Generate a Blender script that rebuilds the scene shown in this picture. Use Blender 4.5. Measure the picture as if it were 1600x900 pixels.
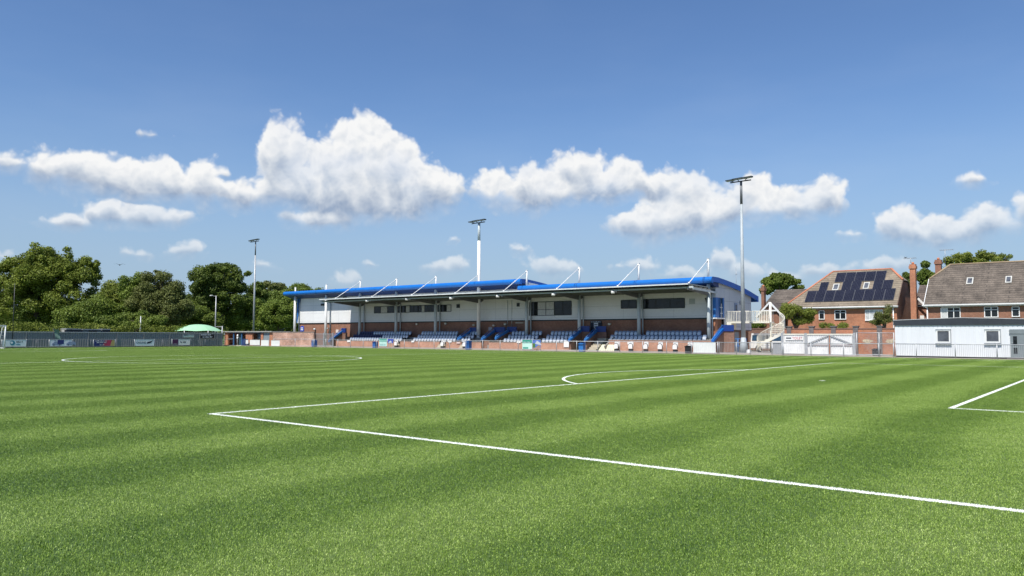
import bpy, math, random
import numpy as np
from mathutils import Vector, Matrix
R = math.radians
scene = bpy.context.scene
COL = scene.collection
for o in list(bpy.data.objects):
    bpy.data.objects.remove(o)

# ------------------------------------------------------------------ camera
CAM = np.array([14.17214, -8.31119, 1.5414])
YAW, PITCH, ROLL, FPX = -0.674154, 0.0620739, 0.0033059, 1213.676
_cy, _sy = math.cos(YAW), math.sin(YAW)
FWD = np.array([_sy*math.cos(PITCH), _cy*math.cos(PITCH), math.sin(PITCH)])
_r0 = np.array([_cy, -_sy, 0.0])
_u0 = np.cross(_r0, FWD)
RGT = _r0*math.cos(ROLL) + _u0*math.sin(ROLL)
UPV = -_r0*math.sin(ROLL) + _u0*math.cos(ROLL)
cam = bpy.data.cameras.new('camera')
cam.sensor_width = 36.0
cam.lens = 36.0*FPX/1600.0
cam.clip_start = 0.1
cam.clip_end = 5000
camo = bpy.data.objects.new('camera', cam)
COL.objects.link(camo)
mw = Matrix.Identity(4)
for i in range(3):
    mw[i][0] = RGT[i]; mw[i][1] = UPV[i]; mw[i][2] = -FWD[i]; mw[i][3] = CAM[i]
camo.matrix_world = mw
scene.camera = camo

# survey helpers: a direction measured in the photograph meets a known plane of the place
def ray(x, y):
    return FWD + RGT*(x-800)/FPX - UPV*(y-450)/FPX
def PY(x, y, Y):
    d = ray(x, y); t = (Y-CAM[1])/d[1]; p = CAM+t*d
    return (float(p[0]), float(p[1]), float(p[2]))
def PX(x, y, X):
    d = ray(x, y); t = (X-CAM[0])/d[0]; p = CAM+t*d
    return (float(p[0]), float(p[1]), float(p[2]))
def PZ(x, y, z=0.0):
    d = ray(x, y); t = (z-CAM[2])/d[2]; p = CAM+t*d
    return (float(p[0]), float(p[1]), float(p[2]))
def XY(x, Y, y=525):
    return PY(x, y, Y)[0]
def AZ(x, y):
    d = ray(x, y); d = d/np.linalg.norm(d)
    return math.atan2(d[0], d[1]), math.asin(d[2])

# ------------------------------------------------------------------ colour management
vs = scene.view_settings
vs.view_transform = 'Standard'; vs.look = 'None'; vs.gamma = 1.0
vs.exposure = 0.18
try: vs.use_curve_mapping = False
except Exception: pass
scene.render.engine = 'CYCLES'
scene.cycles.max_bounces = 6
scene.cycles.transparent_max_bounces = 12
scene.cycles.use_denoising = True
scene.cycles.sample_clamp_indirect = 4.0

# ------------------------------------------------------------------ sun and sky
SUN_EL, SUN_AZ = R(57), R(173)          # azimuth clockwise from +Y
sd = bpy.data.lights.new('sun', 'SUN')
sd.energy = 5.0; sd.angle = R(0.53); sd.color = (1.0, 0.955, 0.88)
so = bpy.data.objects.new('sun', sd); COL.objects.link(so)
sdir = Vector((math.sin(SUN_AZ)*math.cos(SUN_EL), math.cos(SUN_AZ)*math.cos(SUN_EL), math.sin(SUN_EL)))
so.rotation_euler = sdir.to_track_quat('Z', 'Y').to_euler()
so.location = (-20, -40, 60)

world = bpy.data.worlds.new('World'); scene.world = world
world.use_nodes = True
WN, WL = world.node_tree.nodes, world.node_tree.links
WN.clear()
def wn(t, **k):
    n = WN.new(t)
    for a, b in k.items(): setattr(n, a, b)
    return n
def wmath(op, a, b=None, c=None, clamp=False):
    n = wn('ShaderNodeMath', operation=op, use_clamp=clamp)
    for i, v in enumerate((a, b, c)):
        if v is None: continue
        if isinstance(v, (int, float)): n.inputs[i].default_value = v
        else: WL.new(v, n.inputs[i])
    return n.outputs[0]
def wvec(op, a, b=None):
    n = wn('ShaderNodeVectorMath', operation=op)
    for i, v in enumerate((a, b)):
        if v is None: continue
        if isinstance(v, tuple): n.inputs[i].default_value = v
        else: WL.new(v, n.inputs[i])
    return n.outputs['Value'] if op in ('LENGTH', 'DOT_PRODUCT') else n.outputs[0]
def wmap(v, a, b, c, d, smooth=True):
    n = wn('ShaderNodeMapRange', interpolation_type='SMOOTHSTEP' if smooth else 'LINEAR')
    WL.new(v, n.inputs[0])
    for i, q in enumerate((a, b, c, d)): 
        if isinstance(q, (int, float)): n.inputs[i+1].default_value = q
        else: WL.new(q, n.inputs[i+1])
    return n.outputs[0]
sky = wn('ShaderNodeTexSky', sky_type='NISHITA')
sky.sun_disc = False
sky.sun_elevation = SUN_EL; sky.sun_rotation = SUN_AZ
sky.altitude = 50; sky.air_density = 1.0; sky.dust_density = 0.2; sky.ozone_density = 3.0
hsv = wn('ShaderNodeHueSaturation'); hsv.inputs['Saturation'].default_value = 1.14; hsv.inputs['Hue'].default_value = 0.5065
WL.new(sky.outputs[0], hsv.inputs['Color'])
bg = wn('ShaderNodeBackground'); bg.inputs['Strength'].default_value = 0.117
WL.new(hsv.outputs[0], bg.inputs['Color'])

tc = wn('ShaderNodeTexCoord')
sx = wn('ShaderNodeSeparateXYZ'); WL.new(tc.outputs['Generated'], sx.inputs[0])
az = wmath('ARCTAN2', sx.outputs[0], sx.outputs[1])
el = wmath('ARCSINE', sx.outputs[2])
cmb = wn('ShaderNodeCombineXYZ'); WL.new(az, cmb.inputs[0]); WL.new(el, cmb.inputs[1])
P0 = cmb.outputs[0]
# clouds: (left, right, top, base, weight) as seen from the pitch, turned into sky directions
CL = [
 # small towers of the big cumulus
 (405,478,190,300,1),(470,560,215,310,1),(512,628,187,320,1),(560,665,215,320,1),(600,716,255,330,1),
 (420,700,250,340,1),(450,640,250,345,1),(395,520,280,325,1),(640,714,270,328,1),(520,680,300,345,1),
 # left bank
 (45,120,235,290,1),(90,190,236,300,1),(150,230,244,305,1),(215,285,243,318,1),(285,345,252,322,1),(120,330,262,316,1),
 (330,420,283,325,1),(-30,52,238,268,.72),
 (62,140,332,358,.85),(130,200,313,350,1),(150,290,322,352,1),(440,560,328,362,.6),(200,275,202,220,-.15),
 # right bank
 (741,800,268,322,1),(800,855,260,318,1),(850,905,280,318,1),(775,880,275,328,1),(860,945,240,300,1),(925,1010,254,316,1),
 (890,990,275,318,1),(1000,1065,270,320,1),(1030,1118,270,345,1),(960,1060,320,378,1),(1000,1150,305,372,.95),(1080,1190,310,350,.9),
 (1140,1205,275,335,1),(1190,1265,293,340,1),(1255,1318,280,338,1),(1150,1310,305,342,1),
 # right group
 (1370,1440,325,380,1),(1420,1520,335,385,1),(1500,1585,324,375,1),(1400,1560,340,385,1),(1590,1660,300,350,1),
 # little puffs
 (1490,1542,271,292,.75),(1306,1350,356,374,.75),(795,825,381,396,.8),(826,900,402,434,.85),(665,735,402,428,.85),
 (512,560,424,452,.85),(990,1028,401,430,.9),(960,985,412,424,.7),(1108,1150,381,430,.85),(1130,1195,405,445,.8),(1040,1100,415,436,.7),
 (258,318,380,404,.8),(190,232,386,404,.75),(400,436,406,424,.8),(-30,20,390,412,.9),(1330,1420,402,430,.75),(1250,1340,412,434,.65),
 (570,590,412,420,.6),(25,45,335,350,.5),(340,362,262,280,.55),(696,712,371,380,.6),(1040,1110,420,440,.65),(1185,1260,425,445,.6),
]
def wmad(a, b, c):
    n = wn('ShaderNodeVectorMath', operation='MULTIPLY_ADD')
    WL.new(a, n.inputs[0]); n.inputs[1].default_value = b; n.inputs[2].default_value = c
    return n.outputs[0]
def field(P):
    """distance-like value of the cloud bank, and how high in its own tower a point lies (-1 base .. 1 top)"""
    cur = None
    for (x0, x1, yt, yb, w) in CL:
        xc = (x0+x1)/2; yc = (yt+yb)/2
        u0, v0 = AZ(xc, yc)
        a = abs(AZ(x1, yc)[0]-AZ(x0, yc)[0])/2*1.10
        b = abs(AZ(xc, yt)[1]-AZ(xc, yb)[1])/2*1.10
        q = wmad(P, (1/a, 1/b, 0.0), (-u0/a, -v0/b, 0.0))
        l = wvec('LENGTH', q)
        s = wmath('MULTIPLY_ADD', l, (a*b)**.5, -(a*b)**.5 + (1-w)*0.012)
        cur = s if cur is None else wmath('SMOOTH_MIN', cur, s, 0.009)
    acc = None
    for (x0, x1, yt, yb, w) in CL:
        xc = (x0+x1)/2; yc = (yt+yb)/2
        u0, v0 = AZ(xc, yc)
        a = abs(AZ(x1, yc)[0]-AZ(x0, yc)[0])/2*1.12
        b = abs(AZ(xc, yt)[1]-AZ(xc, yb)[1])/2*1.12
        q = wmad(P, (1/a, 1/b, 0.0), (-u0/a, -v0/b, 0.0))
        g = wmath('POWER', 0.06, wvec('DOT_PRODUCT', q, q))
        k = wmad(P, (0.0, 1/b, 0.0), (0.0, -v0/b, 1.0))
        n = wn('ShaderNodeVectorMath', operation='SCALE')
        WL.new(k, n.inputs[0]); WL.new(g, n.inputs['Scale'])
        acc = n.outputs[0] if acc is None else wvec('ADD', acc, n.outputs[0])
    sp = wn('ShaderNodeSeparateXYZ'); WL.new(acc, sp.inputs[0])
    h = wmath('DIVIDE', sp.outputs[1], wmath('ADD', sp.outputs[2], 0.02))
    return cur, h
# ragged coordinates
nz = wn('ShaderNodeTexNoise'); nz.inputs['Scale'].default_value = 26; nz.inputs['Detail'].default_value = 4
WL.new(P0, nz.inputs['Vector'])
nzc = wvec('SUBTRACT', nz.outputs['Color'], (0.5, 0.5, 0.5))
P1 = wvec('ADD', P0, wvec('MULTIPLY', nzc, (0.022, 0.016, 0.0)))
def worley(P, sc, z):
    v = wn('ShaderNodeTexVoronoi', feature='SMOOTH_F1', voronoi_dimensions='2D')
    v.inputs['Smoothness'].default_value = 0.35
    v.inputs['Scale'].default_value = sc
    v.inputs['Randomness'].default_value = 1.0
    WL.new(wvec('ADD', P, (z, z*1.7, 0.0)), v.inputs['Vector'])
    return v.outputs['Distance']
def billow(P):
    b = wmath('MULTIPLY', worley(P, 38, 0.0), 0.52)
    b = wmath('MULTIPLY_ADD', worley(P, 85, 3.1), 0.27, b)
    b = wmath('MULTIPLY_ADD', worley(P, 190, 5.3), 0.11, b)
    n = wn('ShaderNodeTexNoise'); n.inputs['Scale'].default_value = 90; n.inputs['Detail'].default_value = 6
    n.inputs['Roughness'].default_value = 0.62
    WL.new(P, n.inputs['Vector'])
    return wmath('MULTIPLY_ADD', n.outputs['Fac'], 0.11, b)   # about 0.2 .. 0.8, low at bump centres
M0, H0 = field(P1)
M0 = wmath('ADD', M0, -0.0032)
Pb = wvec('ADD', P1, (-0.0028, 0.0058, 0.0))
B0 = billow(P1); B1 = billow(Pb)
F0 = wmath('MULTIPLY_ADD', wmath('SUBTRACT', B0, 0.43), 0.029, M0)
Hn = wmath('MULTIPLY_ADD', wmath('SUBTRACT', B0, 0.42), 1.2, H0)      # the billows break up the line between light and shade
upness = wmap(Hn, -0.52, 0.36, 0.0, 1.0)
softw = wmap(H0, -0.60, 0.05, 0.032, 0.0085)
alpha = wmap(wmath('MULTIPLY', F0, -1.0), wmath('MULTIPLY', softw, -0.35), softw, 0.0, 1.0)
thin = wn('ShaderNodeTexNoise'); thin.inputs['Scale'].default_value = 12; thin.inputs['Detail'].default_value = 4
WL.new(P1, thin.inputs['Vector'])
alpha = wmath('MULTIPLY', alpha, wmap(thin.outputs['Fac'], 0.25, 0.55, 0.72, 0.985))
alpha = wmath('MULTIPLY', alpha, wmap(el, 0.04, 0.185, 0.34, 1.0))   # the farthest are seen through more air
ramp = wn('ShaderNodeValToRGB')
cr = ramp.color_ramp; cr.interpolation = 'LINEAR'
cr.elements[0].position = 0.0; cr.elements[0].color = (0.33, 0.41, 0.55, 1)
cr.elements[1].position = 1.0; cr.elements[1].color = (0.95, 0.95, 0.945, 1)
e = cr.elements.new(0.5); e.color = (0.64, 0.69, 0.76, 1)
bsh = wmath('SUBTRACT', B1, B0)
lightv = wmath('MULTIPLY_ADD', bsh, 0.85, wmath('MULTIPLY_ADD', upness, 0.82, 0.11))
lightv = wmath('ADD', lightv, wmap(wmath('MULTIPLY', F0, -1.0), 0.0, 0.02, 0.14, 0.0), clamp=True)
WL.new(lightv, ramp.inputs[0])
bgc = wn('ShaderNodeBackground'); bgc.inputs['Strength'].default_value = 0.88
WL.new(ramp.outputs[0], bgc.inputs['Color'])
# thin high veil and the pale air near the horizon
cir = wn('ShaderNodeTexNoise'); cir.inputs['Scale'].default_value = 4; cir.inputs['Detail'].default_value = 5; cir.inputs['Roughness'].default_value = 0.5
WL.new(wvec('MULTIPLY', P0, (1.0, 3.2, 1.0)), cir.inputs['Vector'])
cirm = wmath('MULTIPLY', wmap(cir.outputs['Fac'], 0.40, 0.80, 0.0, 0.12), wmap(el, 0.05, 0.42, 1.0, 0.25))
bgw = wn('ShaderNodeBackground'); bgw.inputs['Strength'].default_value = 0.88
bgw.inputs['Color'].default_value = (0.66, 0.75, 0.88, 1)
bgh = wn('ShaderNodeBackground'); bgh.inputs['Strength'].default_value = 0.88
bgh.inputs['Color'].default_value = (0.31, 0.435, 0.615, 1)
m0 = wn('ShaderNodeMixShader'); WL.new(cirm, m0.inputs[0]); WL.new(bg.outputs[0], m0.inputs[1]); WL.new(bgw.outputs[0], m0.inputs[2])
mh = wn('ShaderNodeMixShader'); WL.new(wmap(el, 0.0, 0.30, 0.85, 0.0), mh.inputs[0]); WL.new(m0.outputs[0], mh.inputs[1]); WL.new(bgh.outputs[0], mh.inputs[2])
mc = wn('ShaderNodeMixShader'); WL.new(alpha, mc.inputs[0]); WL.new(mh.outputs[0], mc.inputs[1]); WL.new(bgc.outputs[0], mc.inputs[2])
# the cumulus stand in one part of the sky only
band = wmath('MULTIPLY', wmath('GREATER_THAN', el, -0.02), wmath('LESS_THAN', el, 0.36))
band = wmath('MULTIPLY', band, wmath('MULTIPLY', wmath('GREATER_THAN', az, AZ(-120, 300)[0]), wmath('LESS_THAN', az, AZ(1720, 300)[0])))
m1 = wn('ShaderNodeMixShader'); WL.new(band, m1.inputs[0]); WL.new(mh.outputs[0], m1.inputs[1]); WL.new(mc.outputs[0], m1.inputs[2])
wo = wn('ShaderNodeOutputWorld'); WL.new(m1.outputs[0], wo.inputs[0])

# ------------------------------------------------------------------ materials
MATS = {}
def newmat(name):
    m = bpy.data.materials.new(name); m.use_nodes = True
    MATS[name] = m
    N, L = m.node_tree.nodes, m.node_tree.links
    return m, N, L, N['Principled BSDF']
def wcoord(N, L, kind):
    """world position turned into a 2-D wall/roof coordinate: 'wall' = (x+y, z), 'roof' = (x, slope), 'pos' = xyz"""
    g = N.new('ShaderNodeNewGeometry')
    if kind == 'pos': return g.outputs['Position']
    s = N.new('ShaderNodeSeparateXYZ'); L.new(g.outputs['Position'], s.inputs[0])
    a = N.new('ShaderNodeMath'); a.operation = 'ADD'
    L.new(s.outputs[0], a.inputs[0]); L.new(s.outputs[1], a.inputs[1])
    c = N.new('ShaderNodeCombineXYZ')
    if kind == 'wall':
        L.new(a.outputs[0], c.inputs[0]); L.new(s.outputs[2], c.inputs[1])
    else:
        L.new(s.outputs[0], c.inputs[0])
        m = N.new('ShaderNodeMath'); m.operation = 'MULTIPLY'; m.inputs[1].default_value = 1.45
        L.new(s.outputs[2], m.inputs[0]); L.new(m.outputs[0], c.inputs[1])
    return c.outputs[0]
def vary(N, L, base, scale, amt, detail=4, vec=None, stretch=None):
    n = N.new('ShaderNodeTexNoise'); n.inputs['Scale'].default_value = scale; n.inputs['Detail'].default_value = detail
    n.inputs['Roughness'].default_value = 0.65
    v = vec or wcoord(N, L, 'pos')
    if stretch:
        q = N.new('ShaderNodeVectorMath'); q.operation = 'MULTIPLY'; L.new(v, q.inputs[0]); q.inputs[1].default_value = stretch; v = q.outputs[0]
    L.new(v, n.inputs['Vector'])
    r = N.new('ShaderNodeMapRange'); L.new(n.outputs['Fac'], r.inputs[0])
    r.inputs[1].default_value = 0.3; r.inputs[2].default_value = 0.7
    r.inputs[3].default_value = 1-amt; r.inputs[4].default_value = 1+amt
    x = N.new('ShaderNodeMix'); x.data_type = 'RGBA'; x.blend_type = 'MULTIPLY'; x.inputs[0].default_value = 1
    if isinstance(base, tuple): x.inputs[6].default_value = (*base, 1)
    else: L.new(base, x.inputs[6])
    L.new(r.outputs[0], x.inputs[7])
    return x.outputs[2]
def mat(name, col, rough=0.6, metal=0.0, amt=0.12, scale=1.5, bump=0.0, bscale=20, spec=0.5, stretch=None):
    if name in MATS: return MATS[name]
    m, N, L, B = newmat(name)
    c = vary(N, L, tuple(col), scale, amt, stretch=stretch)
    L.new(c, B.inputs['Base Color'])
    B.inputs['Roughness'].default_value = rough; B.inputs['Metallic'].default_value = metal
    B.inputs['Specular IOR Level'].default_value = spec
    if bump:
        n = N.new('ShaderNodeTexNoise'); n.inputs['Scale'].default_value = bscale; n.inputs['Detail'].default_value = 4
        L.new(wcoord(N, L, 'pos'), n.inputs['Vector'])
        b = N.new('ShaderNodeBump'); b.inputs['Strength'].default_value = bump; b.inputs['Distance'].default_value = 0.02
        L.new(n.outputs['Fac'], b.inputs['Height']); L.new(b.outputs[0], B.inputs['Normal'])
    return m
def brickmat(name, c1, c2, mortar, bw=0.225, bh=0.075, ms=0.011, kind='wall', rough=0.85, stain=0.22, sscale=0.7, offset=0.5, bump=0.4):
    if name in MATS: return MATS[name]
    m, N, L, B = newmat(name)
    v = wcoord(N, L, kind)
    t = N.new('ShaderNodeTexBrick'); L.new(v, t.inputs['Vector'])
    t.inputs['Scale'].default_value = 1.0
    t.inputs['Color1'].default_value = (*c1, 1); t.inputs['Color2'].default_value = (*c2, 1); t.inputs['Mortar'].default_value = (*mortar, 1)
    t.inputs['Brick Width'].default_value = bw; t.inputs['Row Height'].default_value = bh; t.inputs['Mortar Size'].default_value = ms
    t.inputs['Mortar Smooth'].default_value = 0.2; t.inputs['Bias'].default_value = 0.0
    t.offset = offset
    c = vary(N, L, t.outputs['Color'], sscale, stain)
    c = vary(N, L, c, 7.0, stain*0.8, detail=5)
    L.new(c, B.inputs['Base Color']); B.inputs['Roughness'].default_value = rough
    if bump:
        b = N.new('ShaderNodeBump'); b.inputs['Strength'].default_value = bump; b.inputs['Distance'].default_value = 0.01; b.invert = True
        L.new(t.outputs['Fac'], b.inputs['Height']); L.new(b.outputs[0], B.inputs['Normal'])
    return m
WHITE = (0.78, 0.78, 0.76)
M_brick = brickmat('brick_red', (0.25, 0.085, 0.042), (0.32, 0.12, 0.065), (0.27, 0.21, 0.16))
M_brick2 = brickmat('brick_orange', (0.44, 0.125, 0.045), (0.50, 0.165, 0.065), (0.36, 0.29, 0.22))
M_brickd = brickmat('brick_brown', (0.20, 0.085, 0.05), (0.27, 0.12, 0.075), (0.22, 0.19, 0.16))
M_clad = brickmat('white_cladding', (0.75, 0.75, 0.735), (0.77, 0.77, 0.755), (0.46, 0.47, 0.47), bw=6.0, bh=1.22, ms=0.014, rough=0.42, stain=0.05, sscale=0.4, offset=0.0, bump=0.0)
M_cladshade = brickmat('white_cladding_shaded', (0.55, 0.58, 0.62), (0.57, 0.60, 0.64), (0.25, 0.27, 0.3), bw=5.0, bh=1.3, ms=0.018, rough=0.4, stain=0.06, sscale=0.4, offset=0.0, bump=0.0)  # shade on the white end wall put into a greyer colour
M_blue = mat('roof_blue', (0.008, 0.150, 0.52), rough=0.35, amt=0.08, scale=0.6)
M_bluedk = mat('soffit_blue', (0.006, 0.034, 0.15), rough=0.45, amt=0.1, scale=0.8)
M_bluerail = mat('rail_blue', (0.035, 0.18, 0.50), rough=0.4, amt=0.1)
M_white = mat('white_paint', WHITE, rough=0.45, amt=0.06)
M_cream = mat('cream_paint', (0.74, 0.70, 0.56), rough=0.5, amt=0.08)
M_steel = mat('galvanised_steel', (0.42, 0.43, 0.44), rough=0.45, metal=0.25, amt=0.14, scale=4)
M_colgrey = mat('pale_grey_paint', (0.50, 0.55, 0.56), rough=0.45, amt=0.08, scale=2)
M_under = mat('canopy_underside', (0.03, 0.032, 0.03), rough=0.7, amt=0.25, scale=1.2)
M_dark = mat('dark_frame', (0.02, 0.022, 0.025), rough=0.4, amt=0.1)
M_black = mat('black_plastic', (0.018, 0.018, 0.02), rough=0.45, amt=0.2)
M_conc = mat('concrete', (0.28, 0.265, 0.24), rough=0.9, amt=0.18, scale=1.2, bump=0.3)
M_concw = mat('tan_concrete_lit', (0.48, 0.43, 0.33), rough=0.85, amt=0.15, scale=2.5)  # tan steps, the sunlight on them put into the colour
M_binblue = mat('bin_blue', (0.03, 0.12, 0.36), rough=0.5, amt=0.1)
M_seat = mat('seat_blue', (0.21, 0.27, 0.38), rough=0.40, amt=0.15, scale=3)
M_seatpan = mat('seat_pan_sunlit', (0.72, 0.76, 0.82), rough=0.45, amt=0.15, scale=3)  # sunlight on the folded pans put into a near-white colour
M_navy = mat('seat_navy', (0.015, 0.028, 0.10), rough=0.40, amt=0.15, scale=3)
M_wood = mat('bark', (0.09, 0.07, 0.05), rough=0.9, amt=0.3, scale=3, bump=0.6, bscale=8)
M_copper = mat('orange_ridge_tile', (0.52, 0.20, 0.11), rough=0.8, amt=0.15)
def glassmat(name, col, rough=0.08):
    m, N, L, B = newmat(name)
    c = vary(N, L, col, 0.9, 0.5)
    L.new(c, B.inputs['Base Color']); B.inputs['Roughness'].default_value = rough
    B.inputs['Specular IOR Level'].default_value = 0.35
    n = N.new('ShaderNodeTexNoise'); n.inputs['Scale'].default_value = 1.3
    L.new(wcoord(N, L, 'pos'), n.inputs['Vector'])
    b = N.new('ShaderNodeBump'); b.inputs['Strength'].default_value = 0.12; b.inputs['Distance'].default_value = 0.2
    L.new(n.outputs['Fac'], b.inputs['Height']); L.new(b.outputs[0], B.inputs['Normal'])
    return m
M_glass = glassmat('dark_glass', (0.018, 0.022, 0.026))
M_glassb = glassmat('blue_glass', (0.03, 0.07, 0.12))
M_glassg = glassmat('grey_glass', (0.10, 0.11, 0.13))
M_curtain = mat('net_curtain', (0.55, 0.56, 0.55), rough=0.9, amt=0.2, scale=5)
def tilemat(name, c1, c2, gap, bh=0.36, bw=0.34, stain=0.3):
    return brickmat(name, c1, c2, gap, bw=4.2, bh=bh, ms=0.05, kind='roof', rough=0.9, stain=stain, sscale=0.9, bump=0.8)
M_tile1 = tilemat('buff_roof_tile', (0.215, 0.178, 0.130), (0.24, 0.195, 0.142), (0.14, 0.115, 0.088))
M_tile2 = tilemat('weathered_grey_roof_tile', (0.125, 0.103, 0.082), (0.138, 0.113, 0.09), (0.078, 0.065, 0.054), stain=0.42)
M_tile3 = tilemat('dark_roof_tile', (0.10, 0.08, 0.07), (0.13, 0.10, 0.085), (0.05, 0.045, 0.04), stain=0.4)

# ------------------------------------------------------------------ mesh builder
ORG = {}            # world origin of every linked object that has children
class MB:
    def __init__(s): s.v = []; s.f = []; s.m = []; s.sm = []
    def face(s, pts, mi=0, smooth=False):
        b = len(s.v); s.v += [tuple(p) for p in pts]; s.f.append(tuple(range(b, b+len(pts)))); s.m.append(mi); s.sm.append(smooth)
    def box(s, x0, x1, y0, y1, z0, z1, mi=0):
        x0, x1 = min(x0, x1), max(x0, x1); y0, y1 = min(y0, y1), max(y0, y1); z0, z1 = min(z0, z1), max(z0, z1)
        b = len(s.v)
        s.v += [(x0,y0,z0),(x1,y0,z0),(x1,y1,z0),(x0,y1,z0),(x0,y0,z1),(x1,y0,z1),(x1,y1,z1),(x0,y1,z1)]
        for q in ((0,3,2,1),(4,5,6,7),(0,1,5,4),(1,2,6,5),(2,3,7,6),(3,0,4,7)):
            s.f.append(tuple(b+i for i in q)); s.m.append(mi); s.sm.append(False)
        return s
    def hexa(s, P, mi=0):
        """eight corners, bottom four then top four, both anticlockwise from above"""
        b = len(s.v); s.v += [tuple(p) for p in P]
        for q in ((0,3,2,1),(4,5,6,7),(0,1,5,4),(1,2,6,5),(2,3,7,6),(3,0,4,7)):
            s.f.append(tuple(b+i for i in q)); s.m.append(mi); s.sm.append(False)
        return s
    def tube(s, p0, p1, r0, r1=None, n=10, mi=0, cap=True):
        r1 = r0 if r1 is None else r1
        p0 = Vector(p0); p1 = Vector(p1); d = (p1-p0).normalized()
        a = d.orthogonal().normalized(); c = d.cross(a)
        b = len(s.v)
        for p, r in ((p0, r0), (p1, r1)):
            for i in range(n):
                t = 2*math.pi*i/n
                s.v.append(tuple(p+(a*math.cos(t)+c*math.sin(t))*r))
        for i in range(n):
            j = (i+1) % n
            s.f.append((b+i, b+j, b+n+j, b+n+i)); s.m.append(mi); s.sm.append(True)
        if cap:
            s.f.append(tuple(b+i for i in reversed(range(n)))); s.m.append(mi); s.sm.append(False)
            s.f.append(tuple(b+n+i for i in range(n))); s.m.append(mi); s.sm.append(False)
        return s
    def path(s, pts, r, n=8, mi=0):
        for a, b in zip(pts[:-1], pts[1:]): s.tube(a, b, r, n=n, mi=mi)
        return s
    def beam(s, p0, p1, w, h, mi=0):
        """rectangular bar between two points, w sideways, h upwards"""
        p0 = Vector(p0); p1 = Vector(p1); d = (p1-p0).normalized()
        up = Vector((0,0,1)) if abs(d.z) < 0.95 else Vector((0,1,0))
        sd = d.cross(up).normalized(); u = sd.cross(d)
        P = []
        for hh in (-1, 1):
            for p, ss in ((p0,-1),(p1,-1),(p1,1),(p0,1)):
                P.append(p+sd*(-ss)*w/2*-1+u*hh*h/2)
        s.hexa(P, mi)
        return s
    def prism(s, poly, axis, a0, a1, mi=0, mcap=None):
        """poly of 2-D points extruded along an axis: 'x' poly=(y,z), 'y' poly=(x,z), 'z' poly=(x,y)"""
        f = {'x': lambda p, a: (a, p[0], p[1]), 'y': lambda p, a: (p[0], a, p[1]), 'z': lambda p, a: (p[0], p[1], a)}[axis]
        n = len(poly); b = len(s.v)
        s.v += [f(p, a0) for p in poly]+[f(p, a1) for p in poly]
        for i in range(n):
            j = (i+1) % n
            s.f.append((b+i, b+j, b+n+j, b+n+i)); s.m.append(mi); s.sm.append(False)
        mc = mi if mcap is None else mcap
        s.f.append(tuple(b+i for i in reversed(range(n)))); s.m.append(mc); s.sm.append(False)
        s.f.append(tuple(b+n+i for i in range(n))); s.m.append(mc); s.sm.append(False)
        return s
    def sheet(s, pts, th, mi=0):
        """flat polygon given thickness th along its normal"""
        p = [Vector(q) for q in pts]
        n = (p[1]-p[0]).cross(p[2]-p[0]).normalized()*th
        b = len(s.v); k = len(p)
        s.v += [tuple(q) for q in p]+[tuple(q-n) for q in p]
        s.f.append(tuple(b+i for i in range(k))); s.m.append(mi); s.sm.append(False)
        s.f.append(tuple(b+k+i for i in reversed(range(k)))); s.m.append(mi); s.sm.append(False)
        for i in range(k):
            j = (i+1) % k
            s.f.append((b+j, b+i, b+k+i, b+k+j)); s.m.append(mi); s.sm.append(False)
        return s
    def dome(s, c, rx, ry, rz, n=12, m=5, mi=0):
        b = len(s.v)
        for j in range(m):
            ph = math.pi/2*j/m
            for i in range(n):
                t = 2*math.pi*i/n
                s.v.append((c[0]+rx*math.cos(ph)*math.cos(t), c[1]+ry*math.cos(ph)*math.sin(t), c[2]+rz*math.sin(ph)))
        s.v.append((c[0], c[1], c[2]+rz)); top = len(s.v)-1
        for j in range(m-1):
            for i in range(n):
                k = (i+1) % n
                s.f.append((b+j*n+i, b+j*n+k, b+(j+1)*n+k, b+(j+1)*n+i)); s.m.append(mi); s.sm.append(True)
        for i in range(n):
            s.f.append((b+(m-1)*n+i, b+(m-1)*n+(i+1) % n, top)); s.m.append(mi); s.sm.append(True)
        return s
    def mesh(s, name, mats, org):
        me = bpy.data.meshes.new(name)
        v = [(x-org[0], y-org[1], z-org[2]) for x, y, z in s.v]
        me.from_pydata(v, [], s.f)
        for q in (mats if isinstance(mats, (list, tuple)) else [mats]): me.materials.append(q)
        me.polygons.foreach_set('material_index', s.m)
        me.polygons.foreach_set('use_smooth', s.sm)
        me.validate(); me.update()
        return me
    def build(s, name, mats, parent=None, loc=None):
        if parent is not None: org = ORG[parent.name]
        elif loc is not None: org = loc
        else:
            a = np.array(s.v); org = ((a[:,0].min()+a[:,0].max())/2, (a[:,1].min()+a[:,1].max())/2, a[:,2].min())
        o = bpy.data.objects.new(name, s.mesh(name, mats, org)); COL.objects.link(o)
        if parent is not None: o.parent = parent
        else: o.location = org
        ORG[o.name] = tuple(org)
        return o
def tag(o, label=None, cat=None, group=None, kind=None):
    if label: o['label'] = label
    if cat: o['category'] = cat
    if group: o['group'] = group
    if kind: o['kind'] = kind
    return o
def thing(name, loc, label, cat, group=None):
    o = bpy.data.objects.new(name, None); COL.objects.link(o); o.location = loc
    o.empty_display_size = 0.3
    ORG[o.name] = tuple(loc)
    return tag(o, label, cat, group)
def one(name, mb, mats, label, cat, group=None, loc=None):
    return tag(mb.build(name, mats, None, loc), label, cat, group)
def struct(name, mb, mats):
    return tag(mb.build(name, mats, None, (0, 0, 0)), kind='structure')
def dup(root, delta, label=None, group=None):
    r = root.copy(); COL.objects.link(r); r.location = Vector(root.location)+Vector(delta)
    if label: r['label'] = label
    if group: r['group'] = group
    for ch in list(root.children):
        c = ch.copy(); COL.objects.link(c); c.parent = r
        for g in ch.children:
            d = g.copy(); COL.objects.link(d); d.parent = c
    return r
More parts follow.
